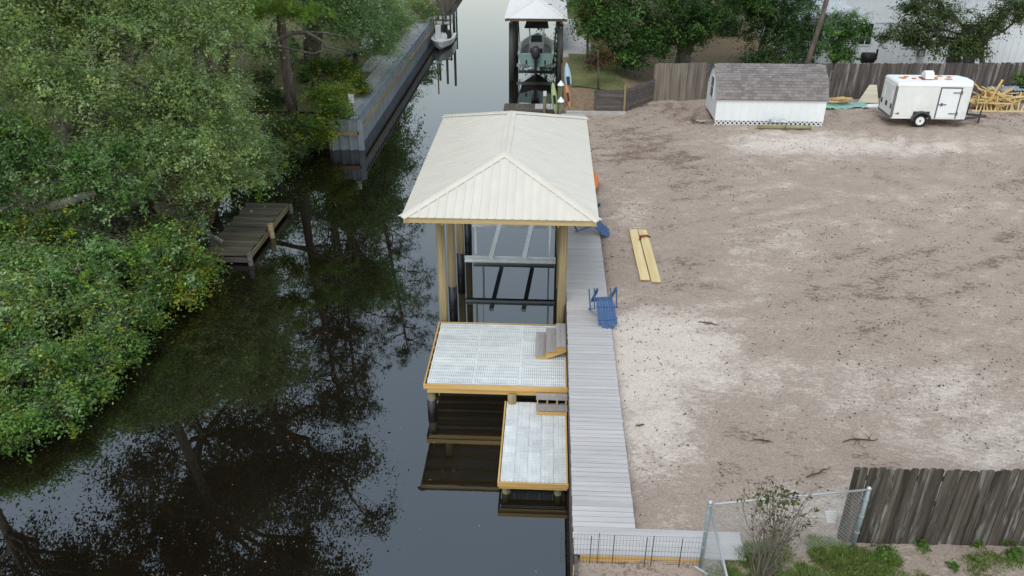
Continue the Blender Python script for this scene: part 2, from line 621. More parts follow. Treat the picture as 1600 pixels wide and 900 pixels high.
def bankz(X, Y):
    shore = -13.5+0.5*np.sin(Y*0.33+0.6)+0.3*np.sin(Y*0.9)
    nat = np.clip(-0.5+(shore+0.9-X)*0.62, -0.6, 1.35)+0.25*(fbm(X, Y, 1.6, 41, 3)-0.5)
    flat = 1.42+0.12*(fbm(X, Y, 3, 47, 3)-0.5)
    t = np.clip((Y-38.6)/0.8, 0, 1)
    inside = np.clip((-10.95-X)/0.2+1, 0, 1)
    return np.where((Y > 39.0) & (X < -9.8), flat, np.where(Y > 38.4, np.minimum(nat, 0.5), nat))


grid_mesh('bank_ground', -60, -9.74, -12, 120, 0.45, bankz, M['soil'], keep=lambda x, y: (x < -9.7))
grid_mesh('left_lawn', -26, -10.75, 40.5, 78, 0.5, lambda X, Y: 1.50+0.10*(fbm(X, Y, 2, 53, 3)-0.5), M['lawn_left'])
MB().box(-500, -59.9, -120, 900, 0.3, 1.3).build('terrain', M['soil'], kind='structure')
MB().box(-59.9, -10.6, 119, 900, 0.3, 1.3).build('terrain', M['soil'], kind='structure')


# ------------------------------------------------------------------ right seawall
sw = thing('seawall', 'brown timber seawall holding the sand behind the grey boardwalk', 'seawall', (0.72, 22, 0))
pb = MB().box(-0.03, 0.03, -0.6, 0.6, -0.145, 0.145).mesh('wall_plank', M['retain'])
for i in range(28):
    y = 8.0+i*1.21
    for j in range(6):
        piece('wall_plank', pb, sw, (0.70+0.006*((i+j) % 2), y, -0.1+j*0.297))


# ------------------------------------------------------------------ boardwalk
bw = thing('boardwalk', 'grey plank boardwalk running along the sand beside the boathouse', 'boardwalk', (1.27, 20, 1.4))
pm = MB().box(-0.61, 0.61, -0.0665, 0.0665, -0.03, 0).mesh('plank', M['plank'])
y = 11.83
i = 0
while y < 40.6:
    piece('plank', pm, bw, (1.27+random.uniform(-.006, .006), y, 1.55+random.uniform(-.003, .002)), (0, random.uniform(-.002, .002), random.uniform(-.002, .002)))
    y += 0.1452
    i += 1
lm = MB().box(-1.605, 1.605, -0.0685, 0.0685, -0.03, 0).mesh('plank', M['plank'])
for k in range(5):
    piece('plank', lm, bw, (2.265+random.uniform(-.01, .01), 11.75-0.065-k*0.1395, 1.55), (0, 0, 0))
jb = MB()
for x in (0.72, 1.27, 1.80):
    jb.box(x-0.02, x+0.02, 11.2, 40.6, 1.37, 1.518)
jb.build('joists', M['retain'], bw)
MB().box(0.78, 3.05, 11.045, 11.083, 1.33, 1.517).build('fascia_board', M['lumber'], bw)
MB().box(0.634, 0.658, 11.1, 40.6, 1.37, 1.517).build('fascia_board', M['retain'], bw)
tag_ = None
for yy in (14.2, 17.2, 20.4):
    MB().tube([(0.86, yy, -0.6), (0.86, yy, 1.36)], 0.085, 10).build('pile', M['pile'] if yy < 12 else M['pile_dark'], bw, True)


MB().box(0.66, 0.74, 10.86, 10.98, 0.2, 1.34).build('end_post', M['pale_board'], bw)

# ------------------------------------------------------------------ platforms of moulded grate panels
def grate_mesh(lx, ly, n=2):
    """one moulded panel: cross ribs between long rails, slots open between them"""
    b = MB()
    for k in range(n+1):
        yy = -ly/2+0.012+(ly-0.024)*k/n
        b.box(-lx/2, lx/2, yy-0.012, yy+0.012, -0.03, 0.002)
    m_ = int(lx/0.055)
    for k in range(m_+1):
        xx = -lx/2+0.017+(lx-0.034)*k/m_
        for q in range(n):
            ya = -ly/2+0.026+(ly-0.024)*q/n
            b.box(xx-0.021, xx+0.021, ya+0.001, ya+(ly-0.024)/n-0.029, -0.026, -0.003)
    return b.mesh('grate_panel', M['grate'])


PZ = 0.95
X0, X1, Y0, Y1 = -3.06, 0.60, 17.28, 20.44
pf = thing('boat_platform', 'upper grey panelled platform with yellow lumber rim in front of the boathouse', 'platform', (-1.2, 18.9, 0.6))
gm = grate_mesh(1.202, 0.296)
nyp = 10
for r_ in range(nyp):
    for c in range(3):
        piece('grate_panel', gm, pf, (X0+0.045+0.605+c*1.21, Y0+0.05+0.153+r_*0.3065, PZ+random.uniform(-.002, .002)))
MB().box(X0-0.04, X1+0.06, Y0-0.04, Y0+0.0, PZ-0.125, PZ+0.012).build('rim_board', M['lumber'], pf, bevel=0.004)
MB().box(X0+0.05, X1+0.02, Y0-0.02, Y0-0.001, PZ-0.26, PZ-0.128).build('rim_board', M['lumber'], pf, bevel=0.004)
MB().box(X0-0.04, X0-0.001, Y0, Y1+0.04, PZ-0.19, PZ+0.012).build('rim_board', M['lumber_y'], pf, bevel=0.004)
MB().box(X1-0.0, X1+0.04, Y0, Y1+0.04, PZ-0.19, PZ+0.016).build('rim_board', M['lumber_y'], pf, bevel=0.004)
MB().box(X0, X1, Y1, Y1+0.04, PZ-0.19, PZ+0.006).build('rim_board', M['fascia'], pf)
for k in range(8):
    yy = Y0+0.3+k*0.385
    MB().box(X0+0.002, X1-0.002, yy, yy+0.038, PZ-0.19, PZ-0.031).build('joist', M['fascia'], pf)
for (x, yy, mt) in ((-2.93, 17.45, 'pile_green'), (-0.78, 17.2, 'pile'), (-2.90, 20.2, 'pile_green'), (-0.9, 20.2, 'pile')):
    p = MB().tube([(x, yy, -0.7), (x, yy, PZ-0.20)], 0.115, 14).build('pile', M[mt], pf, True)
    if x < -2:
        MB().tube([(x, yy, -0.6), (x, yy, 0.36)], 0.124, 14).build('pile_wrap', M['wrap'], p, True)

LZ = 0.5
LX0, LX1, LY0, LY1 = -0.93, 0.60, 14.14, 17.24
pl = thing('low_platform', 'lower grey panelled swim platform nearest the water with yellow rim', 'platform', (-0.15, 15.6, 0.2))
gm2 = grate_mesh(1.012, 0.298, 3)
for c in range(5):
    for r_ in range(3):
        piece('grate_panel', gm2, pl, (LX0+0.02+0.15+c*0.3055, LY0+0.03+0.508+r_*1.018, LZ+random.uniform(-.002, .002)), (0, 0, PI/2))
MB().box(LX0-0.04, LX1+0.05, LY0-0.04, LY0+0.0, LZ-0.10, LZ+0.012).build('rim_board', M['lumber'], pl, bevel=0.004)
MB().box(LX0-0.01, LX1+0.02, LY0+0.001, LY0+0.038, LZ-0.20, LZ-0.105).build('rim_board', M['lumber'], pl, bevel=0.004)
MB().box(LX0-0.04, LX0-0.001, LY0, LY1, LZ-0.15, LZ+0.012).build('rim_board', M['lumber_y'], pl, bevel=0.004)
MB().box(LX1, LX1+0.04, LY0, LY1, LZ-0.15, LZ+0.014).build('rim_board', M['lumber_y'], pl, bevel=0.004)
for k in range(6):
    yy = LY0+0.3+k*0.5
    MB().box(LX0+0.002, LX1-0.002, yy, yy+0.038, LZ-0.18, LZ-0.031).build('joist', M['fascia'], pl)
for (x, yy) in ((-0.78, 14.38), (0.42, 14.38), (-0.78, 16.9), (0.42, 16.9)):
    MB().tube([(x, yy, -0.7), (x, yy, LZ-0.18)], 0.10, 12).build('pile', M['pile_green'], pl, True)

# stairs from the boardwalk down to the upper platform
st = thing('side_stairs', 'three brown tread stairs descending from the boardwalk onto the upper platform', 'stairs', (0.2, 19.1, PZ))
for k, (xa, z) in enumerate(((0.35, 1.40), (0.075, 1.25), (-0.20, 1.10))):
    for s in (0, 1):
        piece('tread', MB().box(0, 0.133, 18.56, 19.80, -0.03, 0).mesh('tread', M['tread']) if (k, s) == (0, 0) else tmesh, st, (xa+s*0.137, 0, z))
        if (k, s) == (0, 0):
            tmesh = st.children[0].data
for yy in (18.60, 19.15, 19.72):
    poly = [(0.627, yy, 1.366), (0.35, yy, 1.366), (0.35, yy, 1.216), (0.075, yy, 1.216), (0.075, yy, 1.066), (-0.19, yy, 1.066), (-0.19, yy, PZ+0.018), (0.12, yy, PZ+0.018), (0.627, yy, 1.20)]
    MB().prism(poly, (0, 0.038, 0)).build('stringer', M['lumber'], st)

s2 = thing('lower_stairs', 'two brown tread stairs between the upper and the lower platform', 'stairs', (0.25, 17.0, LZ))
for k, (ya, z) in enumerate(((16.965, 0.80), (16.695, 0.65))):
    for s in (0, 1):
        MB().box(-0.15, 0.655, ya+s*0.133, ya+s*0.133+0.129, z-0.03, z).build('tread', M['tread'], s2)
for x in (-0.13, 0.12, 0.37, 0.60):
    MB().prism([(x, 17.235, 0.768), (x, 16.975, 0.768), (x, 16.975, 0.618), (x, 16.705, 0.618), (x, 16.705, LZ+0.016), (x, 17.235, LZ+0.016)], (0.038, 0, 0)).build('stringer', M['lumber_y'], s2)
MB().box(-0.13, 0.645, 16.685, 16.704, LZ+0.017, 0.60).build('riser', M['lumber'], s2)


# ------------------------------------------------------------------ boathouse roofs
def hip_roof(root, x0, x1, y0, y1, ez, rz, run, strip, mat, cap_mat, fascia, two_tone=None):
    """hip roof of ribbed strips, ridge along Y, `run` = how far each hip runs back"""
    cx = (x0+x1)/2
    ya, yb = y0+run, y1-run

    def strips(origin, e, f, L, tmax, name):
        origin, e, f = Vector(origin), Vector(e), Vector(f)
        nrm = e.cross(f).normalized()
        n = max(1, round(L/strip))
        ks = [L*i/n for i in range(n+1)]
        for i in range(n):
            a, b = ks[i], ks[i+1]
            br = [s for s in tmax[1] if a < s < b]
            up = [(a, tmax[0](a))]+[(s, tmax[0](s)) for s in br]+[(b, tmax[0](b))]
            pts = [(a, 0), (b, 0)]+[p for p in up[::-1] if p[1] > 1e-4]
            if len(pts) < 3:
                continue
            P = [origin+e*s+f*t for s, t in pts]
            bld = MB().prism([p-nrm*0.012 for p in P], nrm*0.012)
            tb = tmax[0](b)
            if tb > 0.05:
                q = origin+e*b
                rh = 0.022 if name in ('near', 'far') else 0.005
                bld.prism([q-e*0.02, q+e*0.02, q+e*0.02+f*tb, q-e*0.02+f*tb], nrm*rh)
            bld.build('roof_panel', mat, root)

    dz = rz-ez
    # near and far hips
    wl = x1-x0
    fn = Vector((0, run, dz))
    tri = (lambda s: max(0.0, 1-abs(2*s/wl-1)), [wl/2])
    strips((x0, y0, ez), (1, 0, 0), fn, wl, tri, 'near')
    strips((x1, y1, ez), (-1, 0, 0), Vector((0, -run, dz)), wl, tri, 'far')
    ll = y1-y0
    trap = (lambda s: max(0.0, min(1, s/run, (ll-s)/run)), [run, ll-run])
    strips((x0, y1, ez), (0, -1, 0), Vector((wl/2, 0, dz)), ll, trap, 'left')
    strips((x1, y0, ez), (0, 1, 0), Vector((-wl/2, 0, dz)), ll, trap, 'right')

    def cap(p, q, d1, d2, w):
        p, q, d1, d2 = Vector(p), Vector(q), Vector(d1).normalized(), Vector(d2).normalized()
        up = Vector((0, 0, 0.035))
        b = MB()
        for d in (d1, d2):
            b.prism([p+up, q+up, q+d*w+up*0.86, p+d*w+up*0.86], (0, 0, -0.012))
        b.tube([p+up, q+up], 0.022, 6)
        b.build('ridge_cap', cap_mat, root)
    lft, rgt = Vector((-wl/2, 0, -dz)), Vector((wl/2, 0, -dz))
    nr, fr = Vector((0, -run, -dz)), Vector((0, run, -dz))
    cap((cx, ya, rz), (cx, yb, rz), lft, rgt, 0.15)
    for (xx, yy, s_, tip, side) in ((x0, y0, nr, ya, lft), (x1, y0, nr, ya, rgt), (x0, y1, fr, yb, lft), (x1, y1, fr, yb, rgt)):
        p, q = Vector((xx, yy, ez)), Vector((cx, tip, rz))
        d = (q-p).normalized()
        a = s_-d*s_.dot(d)
        c = side-d*side.dot(d)
        cap(p, q, a, c, 0.15)
    # fascia, soffit
    f = fascia
    for (a, b, c, d) in ((x0+.05, x1-.05, y0+.05, y0+.09), (x0+.05, x1-.05, y1-.09, y1-.05)):
        MB().box(a, b, c, d, ez-0.175, ez-0.02).build('fascia', f, root)
    for (a, b) in ((x0+.05, x0+.09), (x1-.09, x1-.05)):
        MB().box(a, b, y0+.092, y1-.092, ez-0.215, ez-0.02).build('fascia', f, root)
    ns = int((y1-y0)/0.6)
    jm = MB().box(x0+.095, x1-.095, -0.019, 0.019, -0.19, -0.06).mesh('ceiling_joist', M['fascia'])
    for k in range(ns):
        piece('ceiling_joist', jm, root, (0, y0+0.3+k*0.6, ez))


bh = thing('boathouse', 'open boathouse with cream ribbed metal hip roof on tall round piles', 'boathouse', (-1.22, 24.2, 0))
RX0, RX1, RY0, RY1, EZ = -3.83, 1.39, 19.5, 28.95, 4.70
hip_roof(bh, RX0, RX1, RY0, RY1, EZ, 5.62, 2.62, 0.229, M['roof'], M['roof'], M['fascia'])
for k, yy in enumerate((20.72, 23.05, 25.55, 28.2)):
    for x in (-2.98, 0.50):
        p = MB().tube([(x, yy, -0.8), (x, yy, 1.8), (x, yy, 4.27)], [0.135, 0.128, 0.12], 16).build('pile', M['pile'], bh, True)
        MB().tube([(x, yy, -0.7), (x, yy, 0.80)], 0.142, 16).build('pile_wrap', M['wrap'], p, True)
for x in (-2.98, 0.50):
    MB().box(x-0.19, x-0.142, 20.0, 28.7, 4.27, 4.50).build('beam', M['fascia'], bh)
    MB().box(x+0.142, x+0.19, 20.0, 28.7, 4.27, 4.50).build('beam', M['fascia'], bh)

lf = thing('boat_lift', 'aluminium boat lift cradle hanging empty above the water under the roof', 'boat lift', (-1.2, 26.5, 0.75))
BZ = 0.80
for yy in (25.0, 28.0):
    b = MB().box(-2.78, 0.36, yy-0.075, yy+0.075, BZ+0.105, BZ+0.125).box(-2.78, 0.36, yy-0.075, yy+0.075, BZ-0.06, BZ-0.04).box(-2.78, 0.36, yy-0.012, yy+0.012, BZ-0.04, BZ+0.105)
    b.build('cradle_beam', M['alu'], lf)
    for x in (-2.42, 0.16):
        MB().tube([(x, yy+0.02, BZ+0.126), (x, yy+0.02, 4.25)], 0.012, 6).build('cable', M['alu'], lf)
for (xa, xb) in ((-1.86, -1.66), (-0.72, -0.46)):
    MB().bar((xa, 24.7, BZ+0.20), (xb, 28.5, BZ+0.20), 0.15, 0.11).build('bunk', M['alu'], lf)
for x in (-2.40, 0.14):
    for yy in (25.1, 28.1):
        MB().tube([(x, yy+0.12, BZ+0.126), (x, yy+0.12, BZ+1.75)], 0.03, 8).build('guide_post', M['white'], lf)

# ------------------------------------------------------------------ neighbour's boathouse, boat on its lift
b2 = thing('boathouse', 'farther boathouse with white metal hip roof on dark piles sheltering a lifted boat', 'boathouse', (-0.9, 57, 0))
hip_roof(b2, -2.95, 1.08, 53.2, 62.5, 4.08, 5.1, 2.0, 0.30, M['roof_white'], M['roof_white'], M['roof_edge'])
for yy in (53.9, 57.8, 61.8):
    for x in (-2.52, 0.66):
        MB().tube([(x, yy, -0.8), (x, yy, 3.7)], 0.17, 12).build('pile', M['pile_dark'], b2, True)
for x in (-2.52, 0.66):
    MB().box(x-0.08, x+0.08, 53.6, 62.2, 3.7, 3.86).build('beam', M['waler'], b2)


def hull(mbs, L, B, z0, depth, ox, oy, flip=1, flare=1.0, ns=12):
    """loft a small planing hull; bow towards +Y (flip=1) or -Y; mbs = (side, bottom, gunwale, sole)"""
    side, bottom, gun, sole = mbs
    secs = []
    for i in range(ns+1):
        t = i/ns
        hb = B/2*(1-max(0, (t-0.42)/0.58)**2.3)
        hb = max(hb, 0.02)
        ch = hb*(0.86-0.25*t*t)
        kz = z0+depth*0.85*max(0, (t-0.7)/0.3)**2
        cz = z0+depth*(0.32+0.25*t*t)
        cz = max(cz, kz+0.02)
        gz = z0+depth*(1.0+0.22*t*t)
        yy = oy+flip*L*t
        secs.append((hb, ch, kz, cz, gz, yy))

    def strip(m_, fa, fb):
        for i in range(ns):
            a, b = secs[i], secs[i+1]
            for s in (-1, 1):
                q = [fa(a, s), fb(a, s), fb(b, s), fa(b, s)]
                m_.add(q, [(0, 1, 2, 3)])
    K = lambda a, s: (ox, a[5], a[2])
    C_ = lambda a, s: (ox+s*a[1], a[5], a[3])
    G = lambda a, s: (ox+s*a[0], a[5], a[4])
    GI = lambda a, s: (ox+s*max(0.005, a[0]-0.16), a[5], a[4]+0.012)
    SI = lambda a, s: (ox+s*max(0.004, a[0]-0.18), a[5], a[3]+0.06)
    S0 = lambda a, s: (ox, a[5], a[3]+0.06)
    strip(bottom, K, C_)
    strip(side, C_, G)
    strip(gun, G, GI)
    strip(gun, GI, SI)
    strip(sole, SI, S0)
    a = secs[0]
    side.add([C_(a, -1), C_(a, 1), G(a, 1), G(a, -1)], [(0, 1, 2, 3)])
    side.add([K(a, 1), C_(a, 1), C_(a, -1)], [(0, 1, 2)])
    return secs


bo = thing('motor_boat', 'motor boat with aqua transom and dark canopy hoisted inside the farther boathouse', 'boat', (-0.9, 57, 1.0))
mb = [MB() for _ in range(4)]
bx = -0.93
hull(mb, 6.3, 2.42, 0.72, 0.92, bx, 54.4)
mb[0].build('hull', M['aqua'], bo)
mb[1].build('hull_bottom', M['deck_tan'], bo)
mb[2].build('gunwale', M['gel'], bo)
mb[3].build('cockpit_sole', M['deck_tan'], bo)
MB().box(bx-1.05, bx+1.05, 54.42, 54.85, 1.50, 1.57).build('stern_deck', M['gel'], bo)
MB().box(bx-0.95, bx-0.4, 55.0, 55.5, 1.12, 1.42).build('stern_seat', M['deck_tan'], bo)
MB().box(bx+0.4, bx+0.95, 55.0, 55.5, 1.12, 1.42).build('stern_seat', M['deck_tan'], bo)
cs = MB().box(bx-0.42, bx+0.42, 56.6, 57.3, 1.1, 1.95).build('console', M['gel'], bo)
MB().prism([(bx-0.40, 56.65, 1.952), (bx+0.40, 56.65, 1.952), (bx+0.34, 56.95, 2.35), (bx-0.34, 56.95, 2.35)], (0, 0.03, 0)).build('windscreen', M['grey_glass'], cs)
MB().box(bx-0.4, bx+0.4, 55.8, 56.25, 1.1, 1.62).build('helm_seat', M['canvas'], bo)
tt = MB()
for s in (-1, 1):
    for yy in (56.5, 57.4):
        tt.tube([(bx+s*0.48, yy, 1.1), (bx+s*0.46, yy, 2.3), (bx+s*0.52, yy+0.02, 2.98)], 0.03, 6)
tt.build('canopy_frame', M['alu'], bo)
MB().prism([(bx-0.82, 55.9, 2.98), (bx+0.82, 55.9, 2.98), (bx+0.74, 57.9, 3.02), (bx-0.74, 57.9, 3.02)], (0, 0, 0.14)).build('canopy', M['canvas'], bo, bevel=0.05)
en = MB().tube([(bx, 54.12, 1.42), (bx, 54.10, 1.62), (bx, 54.08, 1.95), (bx, 54.08, 2.18)], [0.20, 0.30, 0.30, 0.17], 12).build('outboard_motor', M['fend'], bo, True)
MB().box(bx-0.09, bx+0.09, 53.98, 54.30, 0.55, 1.42).build('motor_leg', M['black'], en)
MB().prism([(bx-0.03, 53.9, 0.28), (bx-0.03, 54.25, 0.45), (bx-0.03, 54.25, 0.56), (bx-0.03, 53.9, 0.56)], (0.06, 0, 0)).build('skeg', M['black'], en)
for s in (-1, 1):
    MB().box(bx+s*0.62-0.05, bx+s*0.62+0.05, 54.34, 54.395, 0.98, 1.22).build('trim_tab', M['black'], bo)
for s in (-1, 1):
    for yy in (55.6, 59.0):
        MB().tube([(bx+s*1.22, yy, 1.15), (bx+s*1.38, yy, 3.7)], 0.03, 6).build('lift_strap', M['canvas'], bo)
for yy in (55.6, 59.0):
    MB().box(bx-1.3, bx+1.3, yy-0.08, yy+0.08, 0.52, 0.70).build('cradle_beam', M['alu'], b2)

# neighbour's landing, catwalk, capped piles, kayaks
nd = thing('wooden_landing', 'weathered grey plank landing with rounded edge beside the farther boathouse', 'dock', (1.4, 56, 1.2))
y = 48.5
while y < 66:
    w = 1.02+0.85*math.exp(-((y-55.4)/3.2)**4)
    x0 = 0.86
    MB().box(x0, x0+w, y, y+0.28, 2.20-0.06 if False else 1.86, 1.90).build('plank', M['concrete'] if False else M['plank'], nd)
    y += 0.292
for (x, yy) in ((1.0, 49), (1.0, 55), (1.9, 56), (1.0, 64)):
    MB().tube([(x, yy, -0.5), (x, yy, 1.86)], 0.1, 8).build('pile', M['pile_dark'], nd)

cw = thing('catwalk', 'dark low catwalk planks crossing the slip mouth behind the cream roof', 'catwalk', (-0.9, 44.5, 0.8))
for k in range(11):
    xx = -2.5+k*0.29
    MB().box(xx, xx+0.28, 44.2, 45.3, 0.72, 0.77).build('plank', M['old_plank'] if k < 6 else M['plank'], cw)
MB().box(-2.5, 0.7, 44.14, 44.19, 0.30, 0.78).build('fascia_board', M['retain'], cw)
for x in (-2.3, -0.8, 0.5):
    MB().tube([(x, 44.8, -0.6), (x, 44.8, 0.72)], 0.11, 8).build('pile', M['pile_dark'], cw)

up = thing('power_post', 'thin piling carrying a small white box beside the lifted boat', 'post', (-0.25, 44.05, 0))
MB().tube([(-0.22, 44.0, -0.6), (-0.22, 44.0, 1.75)], 0.10, 8).build('pile', M['pile_green'], up, True)
MB().box(-0.31, -0.13, 43.87, 43.899, 1.58, 1.86).build('power_box', M['white'], up)

for (yy, top, lb) in ((43.2, 2.35, 'round piling with white cone cap beside the blue kayak'), (41.4, 1.95, 'shorter round piling with white cone cap at the corner of the cream roof')):
    t = thing('capped_piling', lb, 'piling', (0.62, yy, 0), 0, 'pilings with white cone caps')
    MB().tube([(0.62, yy, -0.7), (0.62, yy, top)], 0.15, 12).build('pile', M['pile_green'], t, True)
    MB().tube([(0.62, yy, top+0.002), (0.62, yy, top+0.05), (0.62, yy, top+0.26)], [0.19, 0.18, 0.02], 12).build('cone_cap', M['white'], t)


def kayak(label, p, q, mat, w=0.34, d=0.2, group=None, name='kayak'):
    p, q = Vector(p), Vector(q)
    ax = q-p
    n = 12
    sidev = Vector((1, 0, 0)) if abs(ax.normalized().x) < 0.6 else Vector((0, 1, 0))
    sidev = (sidev-ax.normalized()*sidev.dot(ax.normalized())).normalized()
    top = sidev.cross(ax.normalized())
    if top.z < 0 or abs(ax.normalized().z) > .7:
        top = -top if top.y > 0 or top.z < 0 else top
    base = len
    t = thing(name, label, 'kayak', (p.x, p.y, min(p.z, q.z)), 0, group)
    b = MB()
    k = 10
    rings = []
    for i in range(n+1):
        s = i/n
        r = max(0.03, math.sin(PI*s)**0.65)
        c = p+ax*s+top*(0.06*(1-r))
        rings.append([tuple(c+sidev*(w*r*math.cos(2*PI*j/k))+top*(d*r*math.sin(2*PI*j/k))) for j in range(k)])
    for i in range(n):
        v0 = rings[i]+rings[i+1]
        b.add(v0, [(j, (j+1) % k, k+(j+1) % k, k+j) for j in range(k)])
    b.build('hull', mat, t, True)
    c = p+ax*0.48+top*(d*0.92)
    e = ax.normalized()
    k_ = w*0.42
    MB().prism([c-e*0.22-sidev*k_, c+e*0.22-sidev*k_, c+e*0.22+sidev*k_, c-e*0.22+sidev*k_], top*0.05).build('cockpit', M['black'], t)
    return t


kayak('pale blue kayak standing upright behind the capped pilings', (1.15, 43.9, 1.55), (0.90, 44.2, 3.35), M['kay_blue'], 0.20, 0.13, 'kayaks by the pilings')
kayak('lime and yellow kayak leaning left of the capped pilings', (0.42, 43.0, 0.79), (0.18, 43.3, 2.5), M['kay_lime'], 0.17, 0.12, 'kayaks by the pilings')
kayak('rust orange kayak leaning right of the shorter capped piling', (1.12, 41.6, 1.5), (0.86, 42.0, 2.75), M['kay_orange'], 0.15, 0.12, 'kayaks by the pilings')
kayak('bright orange kayak lying on the boardwalk under the roof edge', (1.70, 29.0, 1.75), (1.66, 32.0, 1.75), M['orange'], 0.37, 0.18)


# ------------------------------------------------------------------ blue chairs
def make_chair(mat, label, group):
    """moulded adirondack chair, upright at the origin, facing -Y"""
    t = thing('adirondack_chair', label, 'chair', (0, 0, 0), 0, group)

    def back_pt(u, x):
        return (x, 0.20+u*0.36, 0.26+u*0.80)
    for k in range(6):
        xa = -0.275+k*0.0925
        xm = xa+0.04
        hgt = 1.0-0.34*(abs(xm)/0.275)**2*0.6
        w0, w1 = 0.84, 1.0
        hgt *= 1.12
        P = [back_pt(0, xa*w0), back_pt(0, (xa+0.078)*w0), back_pt(hgt, (xa+0.078)*w1), back_pt(hgt, xa*w1)]
        MB().prism(P, (0, 0.022, -0.01)).build('back_slat', mat, t, local=True)
    for u in (0.34, 0.98*0.8):
        a, b = back_pt(u, -0.27), back_pt(u, 0.27)
        MB().bar((a[0], a[1]+0.04, a[2]-0.018), (b[0], b[1]+0.04, b[2]-0.018), 0.06, 0.03, (0, 1, 0)).build('back_rail', mat, t, local=True)
    for k in range(6):
        xa = -0.25+k*0.085
        MB().prism([(xa, -0.24, 0.36), (xa+0.072, -0.24, 0.36), (xa+0.072, 0.20, 0.25), (xa, 0.20, 0.25)], (0, 0, 0.022)).build('seat_slat', mat, t, local=True)
    for s in (-1, 1):
        MB().prism([(s*0.26-0.015, -0.37, 0.33), (s*0.26-0.015, -0.33, 0.39), (s*0.26-0.015, 0.62, 0.10), (s*0.26-0.015, 0.66, 0.0), (s*0.26-0.015, 0.58, 0.0)], (0.03, 0, 0)).build('side_rail', mat, t, local=True)
        MB().bar((s*0.315, -0.31, 0.0), (s*0.315, -0.29, 0.56), 0.05, 0.03, (1, 0, 0)).build('leg', mat, t, local=True)
        MB().bar((s*0.315, 0.46, 0.0), (s*0.315, 0.33, 0.56), 0.045, 0.03, (1, 0, 0)).build('leg', mat, t, local=True)
        MB().prism([(s*0.33-0.032, -0.36, 0.562), (s*0.33+0.032, -0.36, 0.562), (s*0.33+0.03, 0.25, 0.562), (s*0.33+0.02, 0.42, 0.562), (s*0.33-0.02, 0.42, 0.562)], (0, 0, 0.025)).build('arm', mat, t, local=True)
    return t


ch = make_chair(M['blue'], 'blue slatted chair lying overturned on the boardwalk near the platform steps', 'blue adirondack chairs')
# overturned: resting on the top of its backrest and the ends of its arms, legs in the air
ch.rotation_euler = (R(151), 0, R(9))
ch.location = (1.64, 20.40, 2.245)
c2 = copy_tree(ch, (0, 0, 0), 0, 'overturned dark blue chair at the sand edge under the roof corner', 'blue adirondack chairs')
for c in c2.children:
    c.data = c.data.copy() if c.data.users == 1 else c.data
c2.rotation_euler = (R(151), 0, R(62))
c2.location = (1.22, 26.1, 2.245)

# ------------------------------------------------------------------ two boards and the tool on the sand
for (p, q, lb) in (((3.06, 26.1, 1.56), (3.10, 22.3, 1.56), 'left and narrower of the two yellow boards lying on the sand'),
                   ((3.37, 26.0, 1.60), (3.43, 22.15, 1.575), 'paler yellow board with the red tool lying on it')):
    tag(MB().bar(p, q, 0.29, 0.045).build('board', M['pale_board'], bevel=0.006), lb, 'board', 'yellow boards on the sand')
tl = thing('hand_tool', 'small red and black hand tool lying across the paler yellow board', 'tool', (3.35, 25.3, 1.6))
TX = -0.10
MB().tube([(3.30+TX, 25.32, 1.67), (3.56+TX, 25.40, 1.67)], [0.045, 0.035], 8).build('tool_body', M['red'], tl)
MB().tube([(3.56+TX, 25.40, 1.67), (3.68+TX, 25.30, 1.65)], [0.03, 0.02], 8).build('nozzle', M['black'], tl)
MB().bar((3.34+TX, 25.32, 1.655), (3.30+TX, 25.10, 1.655), 0.06, 0.05).build('grip', M['black'], tl)


# ------------------------------------------------------------------ shed
sh = thing('storage_shed', 'white storage shed with grey shingled gambrel roof and lattice skirt', 'shed', (10.8, 40.5, 1.5), R(0.6))
SX0, SX1, SY0, SY1 = 8.16, 13.42, 39.28, 42.0
SZ0, SE, SK, SR = 1.70, 2.86, 3.68, 4.15
SYM = (SY0+SY1)/2
KY = 0.62
prof = [(SY0, SZ0), (SY0, SE), (SY0+KY-0.08, SK-0.03), (SYM, SR-0.06), (SY1-KY+0.08, SK-0.03), (SY1, SE), (SY1, SZ0)]
for i in range(13):
    xa = SX0+i*(SX1-SX0)/13
    MB().box(xa+0.002, xa+(SX1-SX0)/13-0.002, SY0-0.012, SY0+0.012, SZ0, SE+0.01).build('wall_panel', M['shed_white'], sh)
MB().box(SX0+0.02, SX1-0.02, SY0+0.014, SY0+0.03, SZ0, SE).build('wall', M['house'], sh)
MB().prism([(SX0, a, b) for a, b in prof], (0.06, 0, 0)).build('gable_wall', M['shed_white'], sh)
MB().prism([(SX1-0.06, a, b) for a, b in prof], (0.06, 0, 0)).build('gable_wall', M['shed_white'], sh)
MB().box(SX0+0.07, SX1-0.07, SY1-0.03, SY1, SZ0, SE).build('wall', M['shed_white'], sh)
wf = MB()
wy0, wy1, wz0, wz1 = 40.35, 40.95, 2.55, 3.5
wf = MB().box(SX0-0.03, SX0-0.001, wy0-0.06, wy1+0.06, wz0-0.06, wz1+0.06).build('window_frame', M['white'], sh)
for (za, zb) in ((wz0, 3.01), (3.04, wz1)):
    MB().box(SX0-0.036, SX0-0.031, wy0, wy1, za, zb).build('pane', M['grey_glass'], wf)
rf = MB()
base_pts = [(SY0-0.10, SE-0.08), (SY0+KY-0.12, SK), (SYM, SR), (SY1-KY+0.12, SK), (SY1+0.10, SE-0.08)]
poly = [(SX0-0.06, a, b) for a, b in base_pts]+[(SX0-0.06, a, b-0.05) for a, b in base_pts[::-1]]
rf.prism(poly, (SX1-SX0+0.12, 0, 0)).build('roof', M['shingle'], sh)
nt_ = 18
tw = (SX1-SX0+0.12)/nt_


